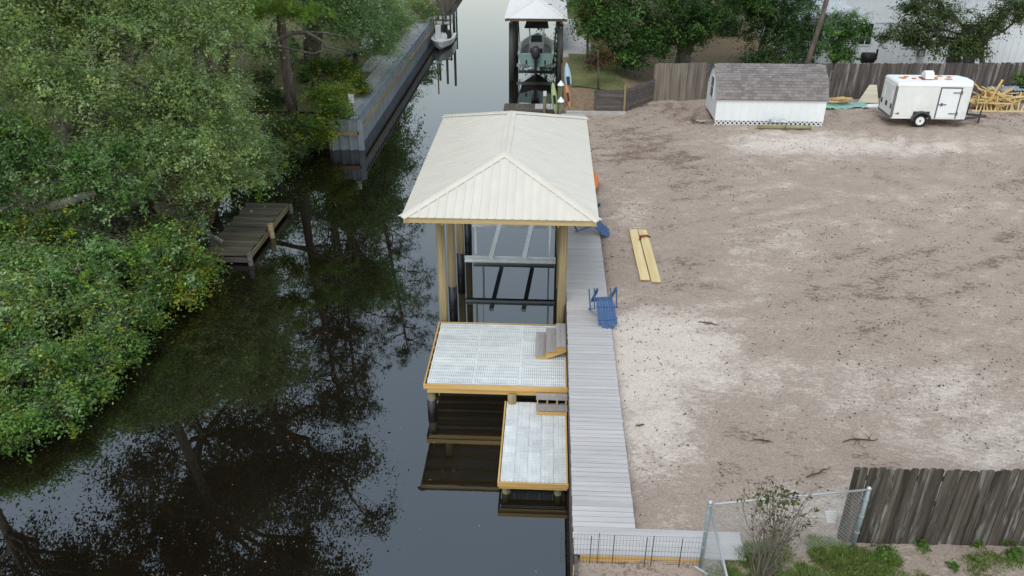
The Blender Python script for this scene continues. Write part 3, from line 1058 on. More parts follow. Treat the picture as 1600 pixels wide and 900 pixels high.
def shingle_rows(p, q, rows):
    p, q = Vector((0, *p)), Vector((0, *q))
    d = (q-p)/rows
    nrm = Vector((1, 0, 0)).cross(d).normalized()
    ln = d.length
    e = d.normalized()
    g = [Vector((0.006, 0, 0)), Vector((tw-0.008, 0, 0)), Vector((tw-0.008, 0, 0))+e*(ln*1.25), Vector((0.006, 0, 0))+e*(ln*1.25)]
    lo = [nrm*0.024, nrm*0.024, nrm*0.006, nrm*0.006]
    me = MB().add([a+b for a, b in zip(g, lo)]+[a+b*0.2-nrm*0.0 for a, b in zip(g, lo)],
                  [(0, 1, 2, 3), (4, 7, 6, 5), (0, 4, 5, 1), (1, 5, 6, 2), (2, 6, 7, 3), (3, 7, 4, 0)]).mesh('shingle', M['shingle'])
    for r_ in range(rows):
        o = p+d*r_
        off = (r_ % 2)*tw/2
        for k in range(nt_):
            x = SX0-0.06+k*tw+off
            if x+tw > SX1+0.08:
                x = SX0-0.06-0.0
                if r_ % 2:
                    continue
            piece('shingle', me, sh, (x, o.y, o.z+random.uniform(0, .003)))


shingle_rows(base_pts[0], base_pts[1], 7)
shingle_rows(base_pts[1], base_pts[2], 6)
lt = MB()
n = 24
for k in range(n):
    xa = SX0+k*(SX1-SX0)/n
    for s in (-1, 1):
        a = (max(SX0, xa if s > 0 else xa+0.2), SY0-(0.03 if s > 0 else 0.037), SZ0-0.01)
        b = (min(SX1, xa+0.2 if s > 0 else xa), SY0-(0.03 if s > 0 else 0.037), 1.49)
        lt.bar(a, b, 0.006, 0.05, (1, 0, 0.9*s))
lt.build('lattice_skirt', M['white'], sh, kind='stuff')
MB().box(SX0+0.1, SX1-0.1, SY0+0.06, SY1-0.06, 1.40, SZ0).build('floor_base', M['dark'], sh)

for (xa, xb, lb) in ((10.15, 11.42, 'left of the two greenish poles lying in front of the shed'), (11.45, 12.68, 'right of the two greenish poles lying in front of the shed')):
    o = MB().tube([(xa, 38.62, 1.60), (xb, 38.66, 1.60)], 0.105, 12).build('timber_pole', M['pole_wood'], None, True)
    tag(o, lb, 'pole', 'poles in front of the shed')
rl = thing('wire_roll', 'grey crumpled wire roll lying on the poles against the white shed', 'roll', (11.1, 38.7, 1.71))
for (a, b, r0, r1) in ((10.72, 11.02, 0.13, 0.10), (11.02, 11.50, 0.09, 0.11)):
    MB().tube([(a, 38.8, 1.82), ((a+b)/2, 38.83, 1.83), (b, 38.8, 1.81)], [r0, r1*0.85, r1], 9).build('coil', M['galv'], rl)
db = thing('debris_pile', 'low heap of bark and offcut wood at the left shed corner', 'debris', (7.4, 39.2, 1.5))
for k in range(9):
    a = random.uniform(0, PI)
    x, y = 7.4+random.uniform(-.4, .4), 39.4+random.uniform(-.3, .3)
    MB().bar((x, y, 1.55+k*0.012), (x+0.35*math.cos(a), y+0.35*math.sin(a), 1.56+k*0.015), 0.08, 0.03).build('offcut', M['bark'] if k % 3 else M['ply'], db)

# ------------------------------------------------------------------ cargo trailer
tr = thing('cargo_trailer', 'white enclosed cargo trailer with orange litter on its roof', 'trailer', (18.4, 40, 1.5))
TX0, TX1, TY0, TY1, TZ0, TZ1 = 16.62, 20.12, 39.3, 41.0, 1.92, 3.66
nose = [(TX1, TY0), (TX1+0.30, TY0+0.55), (TX1+0.30, TY1-0.55), (TX1, TY1)]
foot = [(TX0, TY0)]+nose+[(TX0, TY1)]
MB().prism([(a, b, TZ0) for a, b in foot], (0, 0, TZ1-TZ0-0.14)).build('body', M['trailer'], tr)
rb = MB()
prev = [(a, b, TZ1-0.138) for a, b in foot]
cxr, cyr = (TX0+TX1)/2, (TY0+TY1)/2
rings = [[(a, b, TZ1-0.139) for a, b in foot], [(a+(cxr-a)*0.012, b+(cyr-b)*0.03, TZ1-0.06) for a, b in foot], [(a+(cxr-a)*0.05, b+(cyr-b)*0.12, TZ1) for a, b in foot]]
nf = len(foot)
for i in range(2):
    rb.add(rings[i]+rings[i+1], [(j, (j+1) % nf, nf+(j+1) % nf, nf+j) for j in range(nf)])
rb.add(rings[2], [tuple(range(nf))])
rb.build('roof', M['white'], tr, False)
MB().box(TX0+0.03, TX1-0.02, TY0-0.012, TY0-0.001, TZ1-0.19, TZ1-0.145).build('roof_trim', M['alu'], tr)
MB().box(TX0+0.03, TX1-0.02, TY0-0.012, TY0-0.001, TZ0, TZ0+0.05).build('sill_trim', M['alu'], tr)
for x in (TX0+0.002, TX1-0.055):
    MB().box(x, x+0.05, TY0-0.014, TY0-0.001, TZ0+0.052, TZ1-0.192).build('corner_trim', M['alu'] if x > 18 else M['greyp'], tr)
for k in range(1, 5):
    xx = TX0+k*0.45
    MB().box(xx-0.004, xx+0.004, TY0-0.004, TY0-0.0005, TZ0+0.06, TZ1-0.2).build('panel_seam', M['alu'], tr)
dr = MB().box(18.72, 19.62, TY0-0.018, TY0-0.0015, TZ0+0.07, TZ1-0.26).build('side_door', M['white'], tr)
fr = MB()
fr.box(18.66, 18.715, TY0-0.024, TY0-0.002, TZ0+0.03, TZ1-0.20).box(19.625, 19.68, TY0-0.024, TY0-0.002, TZ0+0.03, TZ1-0.20).box(18.717, 19.623, TY0-0.024, TY0-0.002, TZ1-0.255, TZ1-0.20)
fr.build('door_frame', M['greyp'], dr)
for z in (TZ0+0.28, TZ1-0.45):
    MB().box(19.28, 19.72, TY0-0.05, TY0-0.0245, z-0.02, z+0.02).build('hinge', M['greyp'], dr)
    MB().box(19.62, 19.70, TY0-0.06, TY0-0.0246, z-0.08, z+0.08).build('hinge', M['greyp'], dr)
MB().box(18.66, 19.08, TY0-0.055, TY0-0.0245, TZ0+0.70, TZ0+0.735).build('latch_bar', M['greyp'], dr)
MB().box(18.82, 18.90, TY0-0.06, TY0-0.0245, TZ0+0.65, TZ0+0.79).build('latch', M['greyp'], dr)
# rear: ramp door with dark lamps
rd = MB().box(TX0-0.025, TX0-0.001, TY0+0.10, TY1-0.10, TZ0+0.12, TZ1-0.22).build('rear_door', M['trailer'], tr)
MB().box(TX0-0.03, TX0-0.001, TY0+0.02, TY0+0.09, TZ0, TZ1-0.15).build('rear_frame', M['greyp'], tr)
MB().box(TX0-0.03, TX0-0.001, TY1-0.09, TY1-0.02, TZ0, TZ1-0.15).build('rear_frame', M['greyp'], tr)
MB().box(TX0-0.03, TX0-0.001, TY0+0.092, TY1-0.092, TZ0, TZ0+0.09).build('bumper', M['greyp'], tr)
for (ya, yb) in ((TY0+0.16, TY0+0.34), (TY0+0.72, TY0+0.98), (TY1-0.34, TY1-0.16)):
    MB().box(TX0-0.032, TX0-0.0255, ya, yb, TZ0+0.42, TZ0+0.66).build('tail_lamp', M['fend'], rd)
for ya in (TY0+0.3, TY1-0.45):
    MB().box(TX0-0.05, TX0-0.0255, ya, ya+0.06, TZ0+0.75, TZ1-0.45).build('lock_rod', M['alu'], rd)
MB().box(TX0+0.22, TX0+0.34, TY0-0.007, TY0-0.001, TZ0+0.20, TZ0+0.29).build('badge', M['red'], tr)
MB().box(TX0+0.08, TX0+0.20, TY0-0.006, TY0-0.001, TZ0+0.235, TZ0+0.262).build('lettering_strip', M['rust'], tr)
wx = 18.02
for yy in (TY0-0.06, TY1-0.16):
    w_ = MB().tube([(wx, yy, 1.83), (wx, yy+0.05, 1.83), (wx, yy+0.17, 1.83), (wx, yy+0.22, 1.83)], [0.28, 0.34, 0.34, 0.28], 22).build('wheel', M['black'], tr, False)
    MB().tube([(wx, yy-0.012, 1.83), (wx, yy-0.002, 1.83)], [0.20, 0.205], 18).build('rim', M['white'], w_)
    MB().tube([(wx, yy-0.03, 1.83), (wx, yy-0.013, 1.83)], [0.035, 0.045], 10).build('hub', M['black'], w_)
fp, fi = [], []
for k in range(11):
    a = PI*k/10
    fp.append((wx+0.47*math.cos(a), TY0-0.20, 1.86+0.45*math.sin(a)))
    fi.append((wx+0.40*math.cos(a), TY0-0.20, 1.86+0.38*math.sin(a)))
fd = MB()
for k in range(10):
    fd.prism([fp[k], fp[k+1], fi[k+1], fi[k]], (0, 0.198, 0))
fd.build('fender', M['fend'], tr)
MB().box(wx-0.40, wx+0.40, TY0-0.003, TY0-0.0008, TZ0+0.0, TZ0+0.36).build('wheel_arch', M['fend'], tr)
fb = MB()
fb.bar((TX1-0.2, TY0+0.2, 1.86), (21.55, 40.15, 1.86), 0.08, 0.10).bar((TX1-0.2, TY1-0.2, 1.86), (21.55, 40.15, 1.86), 0.08, 0.10)
fb.build('tongue', M['fend'], tr)
MB().tube([(21.25, 40.12, 1.48), (21.25, 40.12, 2.15)], 0.04, 8).build('jack', M['fend'], tr)
MB().tube([(TX1+0.36, 40.1, 2.0), (TX1+0.36, 40.1, 2.55)], 0.13, 10).build('gas_bottle', M['black'], tr)
MB().box(TX1-0.17, TX1-0.06, TY0-0.019, TY0-0.0145, TZ0+0.02, TZ0+0.42).build('stone_guard', M['alu'], tr)
MB().box(17.95, 18.42, 39.86, 40.36, TZ1+0.001, TZ1+0.05).build('vent_base', M['red'], tr)
vb = MB()
for k in range(6):
    a0, a1 = PI*k/6, PI*(k+1)/6
    vb.prism([(18.08, 40.15, TZ1+0.05), (18.08, 40.15-0.30*math.cos(a0), TZ1+0.05+0.34*math.sin(a0)), (18.08, 40.15-0.30*math.cos(a1), TZ1+0.05+0.34*math.sin(a1))], (-0.22 if False else 0.40, 0, 0))
vb.build('vent_cover', M['white'], tr)
for k, (x, y, s) in enumerate(((17.15, 40.15, .24), (17.42, 40.45, .14), (17.62, 40.1, .16), (18.62, 40.0, .22), (18.78, 40.3, .12), (19.25, 40.0, .2), (19.05, 40.6, .16), (19.45, 40.45, .15))):
    pts = []
    for j in range(9):
        a = 2*PI*j/9
        rr = s*random.uniform(0.3, 0.85)
        pts.append((x+rr*math.cos(a)*1.2, y+rr*math.sin(a), TZ1+0.003))
    tag(MB().prism(pts, (0, 0, 0.03)).build('leaf_clump', M['rust']), 'small clump of orange leaf litter lying on the white trailer roof', 'leaf litter', 'orange litter on the trailer roof')

# ------------------------------------------------------------------ lumber heap, tarps, plywood
def stick(p, q, w=0.09, h=0.04, mat='lumber_y'):
    return MB().bar(p, q, w, h)


for k in range(46):
    cx_, cy_ = 23.2+random.gauss(0, 0.55), 42.9+random.gauss(0, 0.28)
    zz = 1.56+1.15*max(0, 1-abs(cx_-23.1)/1.5)*random.uniform(0.25, 1)
    a = random.choice((random.gauss(0, 0.25), random.gauss(0, 0.25), random.uniform(-PI/2, PI/2)))
    L = random.uniform(0.45, 1.0)
    dz = random.uniform(-0.45, 0.45)
    p = (cx_-L*math.cos(a), cy_-L*0.5*math.sin(a), max(1.55, zz-dz))
    q = (cx_+L*math.cos(a), cy_+L*0.5*math.sin(a), max(1.55, zz+dz))
    tag(MB().bar(p, q, 0.10, 0.05).build('lumber_stick', M['pale_board'] if k % 3 else M['lumber_y']), 'yellow lumber offcut in the tangled heap right of the trailer', 'lumber', 'lumber offcuts in the heap')
for k in range(13):
    x = 22.15+k*0.19
    lean = random.uniform(-0.35, 0.35)
    tag(MB().bar((x, 42.32, 1.53), (x+lean, 42.62, 2.05+random.uniform(0, .45)), 0.05, 0.07).build('lumber_stick', M['pale_board']), 'yellow lumber stud leaning against the front of the tangled heap', 'lumber', 'lumber studs leaning on the heap')
for k, (xa, xb) in enumerate(((21.9, 23.4), (23.2, 24.9))):
    tag(MB().bar((xa, 42.25, 1.54), (xb, 42.3, 1.54), 0.09, 0.07).build('lumber_stick', M['pale_board']), ('left' if k == 0 else 'right')+' of the two sticks lying flat along the front of the heap', 'lumber')


def sheet(name, label, cat, cx_, cy_, rx, ry, z, mat, amp=0.07, seed=1, thick=0.012):
    n = 16
    rg = random.Random(seed)
    v, f = [], []
    for i in range(n+1):
        for j in range(n+1):
            a, b = 2*i/n-1, 2*j/n-1
            wob = 1+0.12*math.sin(3*a+seed)+0.1*math.cos(4*b+seed*2)
            v.append((cx_+rx*a*wob, cy_+ry*b*wob+0.1*a, z+amp*rg.random()))
    for i in range(n):
        for j in range(n):
            f.append((i*(n+1)+j, (i+1)*(n+1)+j, (i+1)*(n+1)+j+1, i*(n+1)+j+1))
    b = MB()
    b.add(v, f)
    o = b.build(name, mat)
    sm = o.modifiers.new('thick', 'SOLIDIFY')
    sm.thickness = thick
    return tag(o, label, cat)


sheet('tarp', 'sea green tarp spread flat on the sand between shed and trailer', 'tarp', 15.6, 42.9, 1.25, 0.62, 1.54, M['tarp'], 0.09, 3)
sheet('tarp', 'grey blue tarp draped over the back of the lumber heap', 'tarp', 23.9, 43.3, 0.65, 0.4, 2.42, M['tarp_blue'], 0.1, 5)
for k in range(14):
    a = random.gauss(0, 0.3)
    x, y = 15.2+random.gauss(0, .32), 43.15+random.gauss(0, .2)
    L = random.uniform(0.25, 0.6)
    z = 1.66+0.02*k
    tag(MB().bar((x-L*math.cos(a), y-L*math.sin(a), z), (x+L*math.cos(a), y+L*math.sin(a), z+0.05), 0.10, 0.05).build('scrap_board', M['lumber_y'] if k % 2 else M['pale_board']), 'yellow scrap board heaped on the sea green tarp beside the shed', 'board', 'scrap boards on the tarp')
pw = thing('plywood_sheet', 'pale plywood sheet leaning on the back fence behind the trailer', 'plywood', (17.2, 43.9, 1.5))
for k in range(2):
    za = k*0.40
    MB().prism([(16.5+za*0.9, 43.55+za*0.9, 1.53+za), (17.6, 43.55+za*0.9, 1.53+za), (17.6, 43.90+za*0.9, 1.92+za), (16.85+za*0.9, 43.90+za*0.9, 1.92+za)], (0, 0.02, 0.01)).build('plank', M['ply'], pw)
tag(MB().prism([(16.6, 42.6, 1.53), (17.5, 42.7, 1.53), (17.6, 43.1, 1.54), (16.9, 43.1, 1.54)], (0, 0, 0.06)).build('foam_sheet', M['white']), 'white flat sheet lying on the ground behind the trailer', 'sheet')

# ------------------------------------------------------------------ fences
def picket_mesh(w, h, t, mat, ear=0.025):
    poly = [(-w/2, 0, 0), (w/2, 0, 0), (w/2, 0, h-ear), (w/2-ear, 0, h), (-w/2+ear, 0, h), (-w/2, 0, h-ear)]
    return MB().prism(poly, (0, t, 0)).mesh('picket', mat)


def picket_fence(root, a, b, z0, h, w, gap, mesh, rail_mat, rails=(0.3, 1.5), back=0.03, jit=0.03, tilt=0.008):
    a, b = Vector(a), Vector(b)
    d = b-a
    L = d.length
    e = d.normalized()
    ang = math.atan2(e.y, e.x)
    n = int(L/(w+gap))
    nv = Vector((-e.y, e.x, 0))
    for k in range(n):
        p = a+e*((k+0.5)*(w+gap))
        piece('picket', mesh, root, (p.x, p.y, z0+random.uniform(-jit, jit)), (random.uniform(-.01, .01), random.uniform(-tilt, tilt), ang+random.uniform(-.02, .02)))
    for z in rails:
        pa, pb_ = a+nv*(back+0.02), b+nv*(back+0.02)
        MB().bar((pa.x, pa.y, z0+z), (pb_.x, pb_.y, z0+z), 0.04, 0.09).build('rail', rail_mat, root)
    m_ = max(2, int(L/2.4)+1)
    for k in range(m_):
        p = a+e*(L*k/(m_-1))+nv*(back+0.09)
        MB().box(p.x-0.045, p.x+0.045, p.y-0.045, p.y+0.045, z0-0.1, z0+h*0.94).build('post', rail_mat, root)


f1 = thing('picket_fence', 'dark streaked picket fence with clipped tops at the lower right of the lot', 'fence', (8, 11.7, 1.5))
pk = picket_mesh(0.145, 1.86, 0.018, M['picket'], 0.03)
picket_fence(f1, (5.80, 11.62, 0), (16.4, 11.87, 0), 1.48, 1.86, 0.145, 0.006, pk, M['picket'], (0.35, 1.0, 1.6))
f2 = thing('picket_fence', 'long brown weathered picket fence across the back behind shed and trailer', 'fence', (17, 44.6, 1.5))
pk2 = picket_mesh(0.14, 1.92, 0.018, M['picket_far'], 0.02)
picket_fence(f2, (8.55, 43.95, 0), (27.6, 45.3, 0), 1.48, 1.92, 0.14, 0.008, pk2, M['picket_far'], jit=0.035, tilt=0.02)
f3 = thing('picket_fence', 'pale grey picket fence section left of the white shed', 'fence', (7, 43.8, 1.5))
pk3 = picket_mesh(0.14, 2.0, 0.018, M['picket_pale'], 0.0)
picket_fence(f3, (5.62, 43.55, 0), (8.5, 43.93, 0), 1.48, 2.0, 0.14, 0.008, pk3, M['picket_pale'], jit=0.02)

rt = thing('retaining_wall', 'low retaining wall of dark horizontal planks with upright posts under the oak', 'wall', (3.2, 41.3, 1.5))
for k in range(6):
    z = 1.50+k*0.195
    MB().bar((2.40, 41.10, z+0.09), (3.82, 41.20, z+0.09), 0.045, 0.182).build('plank', M['retain'], rt)
    MB().bar((3.92, 41.30, z+0.09), (5.56, 43.45, z+0.09), 0.045, 0.182).build('plank', M['retain'], rt)
for (x, y, h, mt) in ((2.36, 41.1, 1.2, 'retain'), (3.87, 41.18, 1.42, 'pile'), (5.58, 43.5, 1.2, 'retain')):
    MB().box(x-0.05, x+0.05, y-0.07, y+0.05, 1.42, 1.5+h).build('post', M[mt], rt)
tag(MB().box(0.9, 3.95, 40.72, 40.98, 1.42, 1.62).build('concrete_kerb', M['concrete']), 'pale concrete kerb strip at the foot of the retaining wall', 'kerb')

# chain link corner
cl = thing('chain_link_fence', 'galvanised chain link fence corner with two capped posts and shiny top rails', 'fence', (4.5, 11.2, 1.5))
PA, PB_, PC = (3.03, 11.0), (5.97, 11.5), (3.02, 8.4)
for (x, y), mt in ((PA, 'galv_green'), (PB_, 'galv_green'), (PC, 'galv')):
    p = MB().tube([(x, y, 1.2), (x, y, 2.96)], 0.038, 12).build('post', M[mt], cl, True)
    MB().tube([(x, y, 2.961), (x, y, 2.985), (x, y, 3.02)], [0.045, 0.045, 0.015], 12).build('post_cap', M['galv'], p, True)
MB().tube([(*PA, 2.93), (*PB_, 2.95)], 0.021, 8).build('top_rail', M['galv'], cl, True)
MB().tube([(*PA, 2.90), (*PC, 2.93)], 0.021, 8).build('top_rail', M['galv'], cl, True)
for (x, y) in (PA, PB_):
    for z in (1.9, 2.3, 2.7):
        MB().tube([(x, y, z), (x, y, z+0.025)], 0.048, 10).build('band', M['galv'], cl)


def chain(a, b, z0, z1, sp=0.085, w=0.0021):
    a, b = Vector((*a, 0)), Vector((*b, 0))
    L = (b-a).length
    e = (b-a).normalized()
    h = z1-z0
    bld = MB()
    k = -h
    while k < L:
        for s in (0, 1):
            u0, v0, u1, v1 = k, 0, k+h, h
            if u0 < 0:
                v0, u0 = -u0, 0
            if u1 > L:
                v1, u1 = v1-(u1-L), L
            if v1 <= v0+0.01:
                continue
            if s:
                u0, u1 = L-u0, L-u1
            p, q = a+e*u0, a+e*u1
            bld.tube([(p.x, p.y, z0+v0), (q.x, q.y, z0+v1)], w, 3, False)
        k += sp
    return bld


chain(PA, PB_, 1.5, 2.92).build('chain_mesh', M['wire'], cl, kind='stuff')
chain(PA, PC, 1.4, 2.88).build('chain_mesh', M['wire'], cl, kind='stuff')
gl = MB()
gl.tube([(2.90, 10.9, 1.50), (3.10, 10.7, 1.52)], 0.02, 6).build('drop_rod', M['galv'], cl)

# black garden wire fence along the walkway end
wfn = thing('wire_garden_fence', 'low black garden wire fence standing in front of the boardwalk end', 'fence', (1.8, 11.0, 1.3))
wb = MB()
xa, xb = 0.42, 3.0
for k in range(44):
    x = xa+(xb-xa)*k/43
    wb.tube([(x, 11.0, 1.34), (x, 11.0, 2.12)], 0.0022, 3, False)
for z in (1.40, 1.50, 1.60, 1.72, 1.84, 1.98, 2.10):
    wb.tube([(xa, 11.002, z), (xb, 11.002, z+0.02)], 0.0024, 3, False)
wb.build('wire_mesh', M['black_wire'], wfn, kind='stuff')
for x, h in ((0.96, 2.08), (1.10, 2.16), (1.38, 2.12), (1.98, 2.1), (2.10, 2.14), (2.62, 2.1)):
    MB().tube([(x, 10.985, 1.2), (x+0.01, 10.985, h)], 0.0065, 6).build('stake', M['black_wire'], wfn)
tag(MB().prism([(5.66, 12.1, 1.53), (5.82, 12.1, 1.53), (5.80, 12.1, 1.84), (5.56, 12.1, 1.84)], (0, 0.015, 0.0)).build('foam_board', M['white']), 'small white board standing behind the chain link at the fence end', 'board')


# ------------------------------------------------------------------ house behind the back fence
hs_ = thing('house', 'pale blue grey sided house with dark windows behind the back fence', 'house', (24, 56, 1.5))
HX0, HX1, HY = 15.4, 34.0, 53.2
MB().box(HX0, HX1, HY, 64, 1.2, 6.2).build('wall', M['house'], hs_)
bm_ = MB().box(-0.02, 0.02, -0.022, -0.001, 0, 4.7).mesh('batten', M['house'])
k = HX0+0.2
while k < HX1:
    piece('batten', bm_, hs_, (k, HY, 1.5))
    k += 0.405
MB().box(HX0, HX1, HY-0.045, HY-0.0235, 4.02, 4.14).build('band_board', M['house'], hs_)
MB().prism([(HX0-0.3, HY-0.5, 6.2), (HX1+0.3, HY-0.5, 6.2), (HX1+0.3, 58.6, 8.6), (HX0-0.3, 58.6, 8.6)], (0, 0, 0.12)).build('roof', M['shingle'], hs_)
MB().prism([(HX0-0.3, 64.5, 6.2), (HX1+0.3, 64.5, 6.2), (HX1+0.3, 58.6, 8.6), (HX0-0.3, 58.6, 8.6)], (0, 0, 0.12)).build('roof', M['shingle'], hs_)
for nme, (x0, x1, z0, z1) in (('window', (19.45, 20.15, 2.72, 3.98)), ('window', (15.9, 17.1, 2.9, 3.9)), ('window', (17.35, 17.75, 2.9, 3.9)), ('window', (25.55, 27.4, 2.75, 4.0)), ('window', (30.4, 32.5, 2.2, 3.6)), ('window', (22.2, 23.1, 2.6, 3.4))):
    w_ = MB().box(x0-0.09, x1+0.09, HY-0.06, HY-0.0245, z0-0.09, z1+0.09).build(nme, M['house'], hs_)
    MB().box(x0, x1, HY-0.066, HY-0.061, z0, z1).build('pane', M['glass'], w_)
    xm = (x0+x1)/2
    MB().box(xm-0.025, xm+0.025, HY-0.08, HY-0.067, z0, z1).build('mullion', M['house'], w_)
dw = MB().box(25.1, 26.9, HY-0.05, HY-0.0245, 1.3, 2.62).build('door_opening', M['dark'], hs_)
MB().box(25.95, 26.05, HY-0.14, HY-0.051, 1.3, 2.62).build('post', M['house'], dw)
pr = MB().prism([(15.2, HY-1.3, 4.25), (18.2, HY-1.3, 5.0), (18.2, HY-0.03, 5.0), (15.2, HY-0.03, 4.25)], (0, 0, 0.14)).build('porch_roof', M['house'], hs_)
for x in (15.4, 17.9):
    MB().box(x-0.06, x+0.06, HY-1.25, HY-1.13, 1.4, 4.3).build('porch_post', M['house'], hs_)
gr = thing('barbecue_grill', 'black barrel grill standing against the house behind the back fence', 'grill', (19.2, 50.5, 1.5))
MB().tube([(18.85, 50.5, 2.45), (19.55, 50.5, 2.45)], 0.32, 12).build('barrel', M['black'], gr, True)
for x in (18.95, 19.45):
    MB().bar((x, 50.35, 1.5), (x, 50.5, 2.2), 0.05, 0.05).build('leg', M['black'], gr)
    MB().bar((x, 50.7, 1.5), (x, 50.5, 2.2), 0.05, 0.05).build('leg', M['black'], gr)
MB().tube([(19.68, 50.5, 2.3), (19.68, 50.5, 2.95)], 0.06, 8).build('chimney', M['black'], gr)
MB().box(18.5, 18.84, 50.3, 50.7, 2.35, 2.40).build('side_shelf', M['black'], gr)
el = thing('meter_box', 'small grey utility box fixed low on the house wall', 'utility box', (23.3, 53, 2.2))
MB().box(23.2, 23.55, 52.9, HY-0.0235, 2.05, 2.5).build('cabinet', M['greyp'], el)
MB().box(23.25, 23.5, 52.885, 52.899, 2.1, 2.45).build('cover', M['galv'], el)
cp = thing('wood_shelter', 'small brown open shelter under the trees far behind the back fence', 'shelter', (13.0, 62, 1.5))
for (x, y) in ((12.3, 61.4), (13.8, 61.4), (12.3, 62.6), (13.8, 62.6)):
    MB().box(x-0.06, x+0.06, y-0.06, y+0.06, 1.4, 2.7).build('post', M['retain'], cp)
MB().prism([(12.0, 61.0, 2.68), (14.1, 61.0, 2.68), (14.1, 63.0, 3.0), (12.0, 63.0, 3.0)], (0, 0, 0.09)).build('roof', M['retain'], cp)
MB().box(12.4, 13.7, 61.6, 62.5, 1.45, 2.3).build('cabinet', M['dark'], cp)

# ------------------------------------------------------------------ left seawall, its walk, the boats there
lsw = thing('seawall', 'blue grey corrugated sheet pile seawall along the far left bank', 'seawall', (-9.65, 54, 0))


def sheet_pile():
    prof = [(0.0, 0), (0.11, 0), (0.16, 0.10), (0.34, 0.10), (0.39, 0), (0.45, 0)]
    b = MB()
    n = len(prof)
    v = [(d, y, z) for z in (-0.6, 1.58) for (y, d) in prof]+[(d-0.012, y, z) for z in (-0.6, 1.58) for (y, d) in prof]
    f = []
    for i in range(n-1):
        f.append((i, i+1, n+i+1, n+i))
        f.append((2*n+i+1, 2*n+i, 3*n+i, 3*n+i+1))
        f.append((n+i, n+i+1, 3*n+i+1, 3*n+i))
    return b.add(v, f).mesh('sheet_pile', M['sheet'])


spm = sheet_pile()
for k in range(64):
    piece('sheet_pile', spm, lsw, (-9.66, 39.0+k*0.452, 0))
for k in range(4):
    piece('sheet_pile', spm, lsw, (-9.70-k*0.452, 39.0, 0), (0, 0, PI/2+PI), (1, 1, 1))
MB().box(-9.555, -9.46, 38.9, 68, 0.80, 0.98).build('waler', M['waler'], lsw)
MB().box(-11.4, -9.56, 38.80, 38.895, 0.80, 0.98).build('waler', M['waler'], lsw)
MB().box(-9.86, -9.50, 38.95, 68, 1.582, 1.64).build('cap_board', M['sheet'], lsw)
wk = thing('concrete_walk', 'concrete slab path along the top of the far left seawall', 'path', (-10.3, 54, 1.5))
sm_ = MB().box(-0.44, 0.44, -0.72, 0.72, -0.1, 0).mesh('slab', M['concrete'])
for k in range(19):
    piece('slab', sm_, wk, (-10.31, 40.0+k*1.46, 1.60+random.uniform(-.008, .008)))
for k in range(3):
    piece('slab', sm_, wk, (-11.25, 50.0+k*1.46, 1.585), (0, 0, 0), (1.0, 1, 1))

wbt = thing('white_boat', 'small white open boat moored by its bow at the left seawall', 'boat', (-8.5, 64, 0))
mb = [MB() for _ in range(4)]
hull(mb, 4.6, 1.75, -0.12, 0.70, -8.45, 67.0, flip=-1)
mb[0].build('hull', M['gel'], wbt)
mb[1].build('hull_bottom', M['gel'], wbt)
mb[2].build('gunwale', M['gel'], wbt)
mb[3].build('cockpit_sole', M['gel'], wbt)
MB().prism([(-8.85, 64.2, 0.60), (-8.05, 64.2, 0.60), (-8.3, 63.0, 0.68), (-8.6, 63.0, 0.68)], (0, 0, 0.04)).build('bow_deck', M['gel'], wbt)
MB().box(-9.05, -8.65, 65.2, 65.5, 0.3, 1.45).build('seat_back', M['white'], wbt)
MB().box(-8.6, -8.15, 65.0, 65.4, 0.2, 0.75).build('console', M['gel'], wbt)
MB().box(-8.3, -7.9, 66.0, 66.4, 0.3, 0.95).build('helm_seat', M['canvas'], wbt)
MB().tube([(-8.45, 67.2, 0.4), (-8.45, 67.2, 1.2)], [0.17, 0.14], 10).build('outboard_motor', M['black'], wbt)
MB().box(-8.52, -8.38, 67.1, 67.35, -0.4, 0.45).build('motor_leg', M['black'], wbt)

fdk = thing('far_dock', 'grey timber dock with railing behind the white boat on the left bank', 'dock', (-9.5, 70, 0.9))
for k in range(16):
    MB().box(-11.5, -8.2, 68.2+k*0.3, 68.2+k*0.3+0.28, 0.95, 1.0).build('plank', M['concrete'], fdk)
for (x, y) in ((-9.6, 68.2), (-8.8, 68.2), (-8.2, 68.2), (-8.2, 70.5), (-8.2, 72.8)):
    MB().tube([(x, y, -0.5), (x, y, 1.9)], 0.08, 8).build('post', M['pile_dark'], fdk)
MB().box(-9.7, -8.1, 68.15, 68.19, 1.7, 1.82).build('rail', M['retain'], fdk)
MB().box(-9.7, -8.1, 68.15, 68.19, 1.3, 1.42).build('rail', M['retain'], fdk)
for k, (x, y, h, lb) in enumerate(((-9.55, 70.8, 4.2, 'tall dark mooring piling farthest left behind the white boat'), (-8.75, 69.6, 4.2, 'tall dark mooring piling standing between two others behind the white boat'), (-7.95, 68.6, 4.1, 'tall dark mooring piling standing furthest into the canal'), (-9.2, 66.9, 4.4, 'slim pale mooring pole beside the seat of the white boat'))):
    tag(MB().tube([(x, y, -0.8), (x, y, h)], [0.12, 0.10] if k < 3 else 0.06, 10).build('mooring_piling', M['pile_dark'] if k < 3 else M['pile'], None, True), lb, 'piling', 'tall pilings by the white boat')

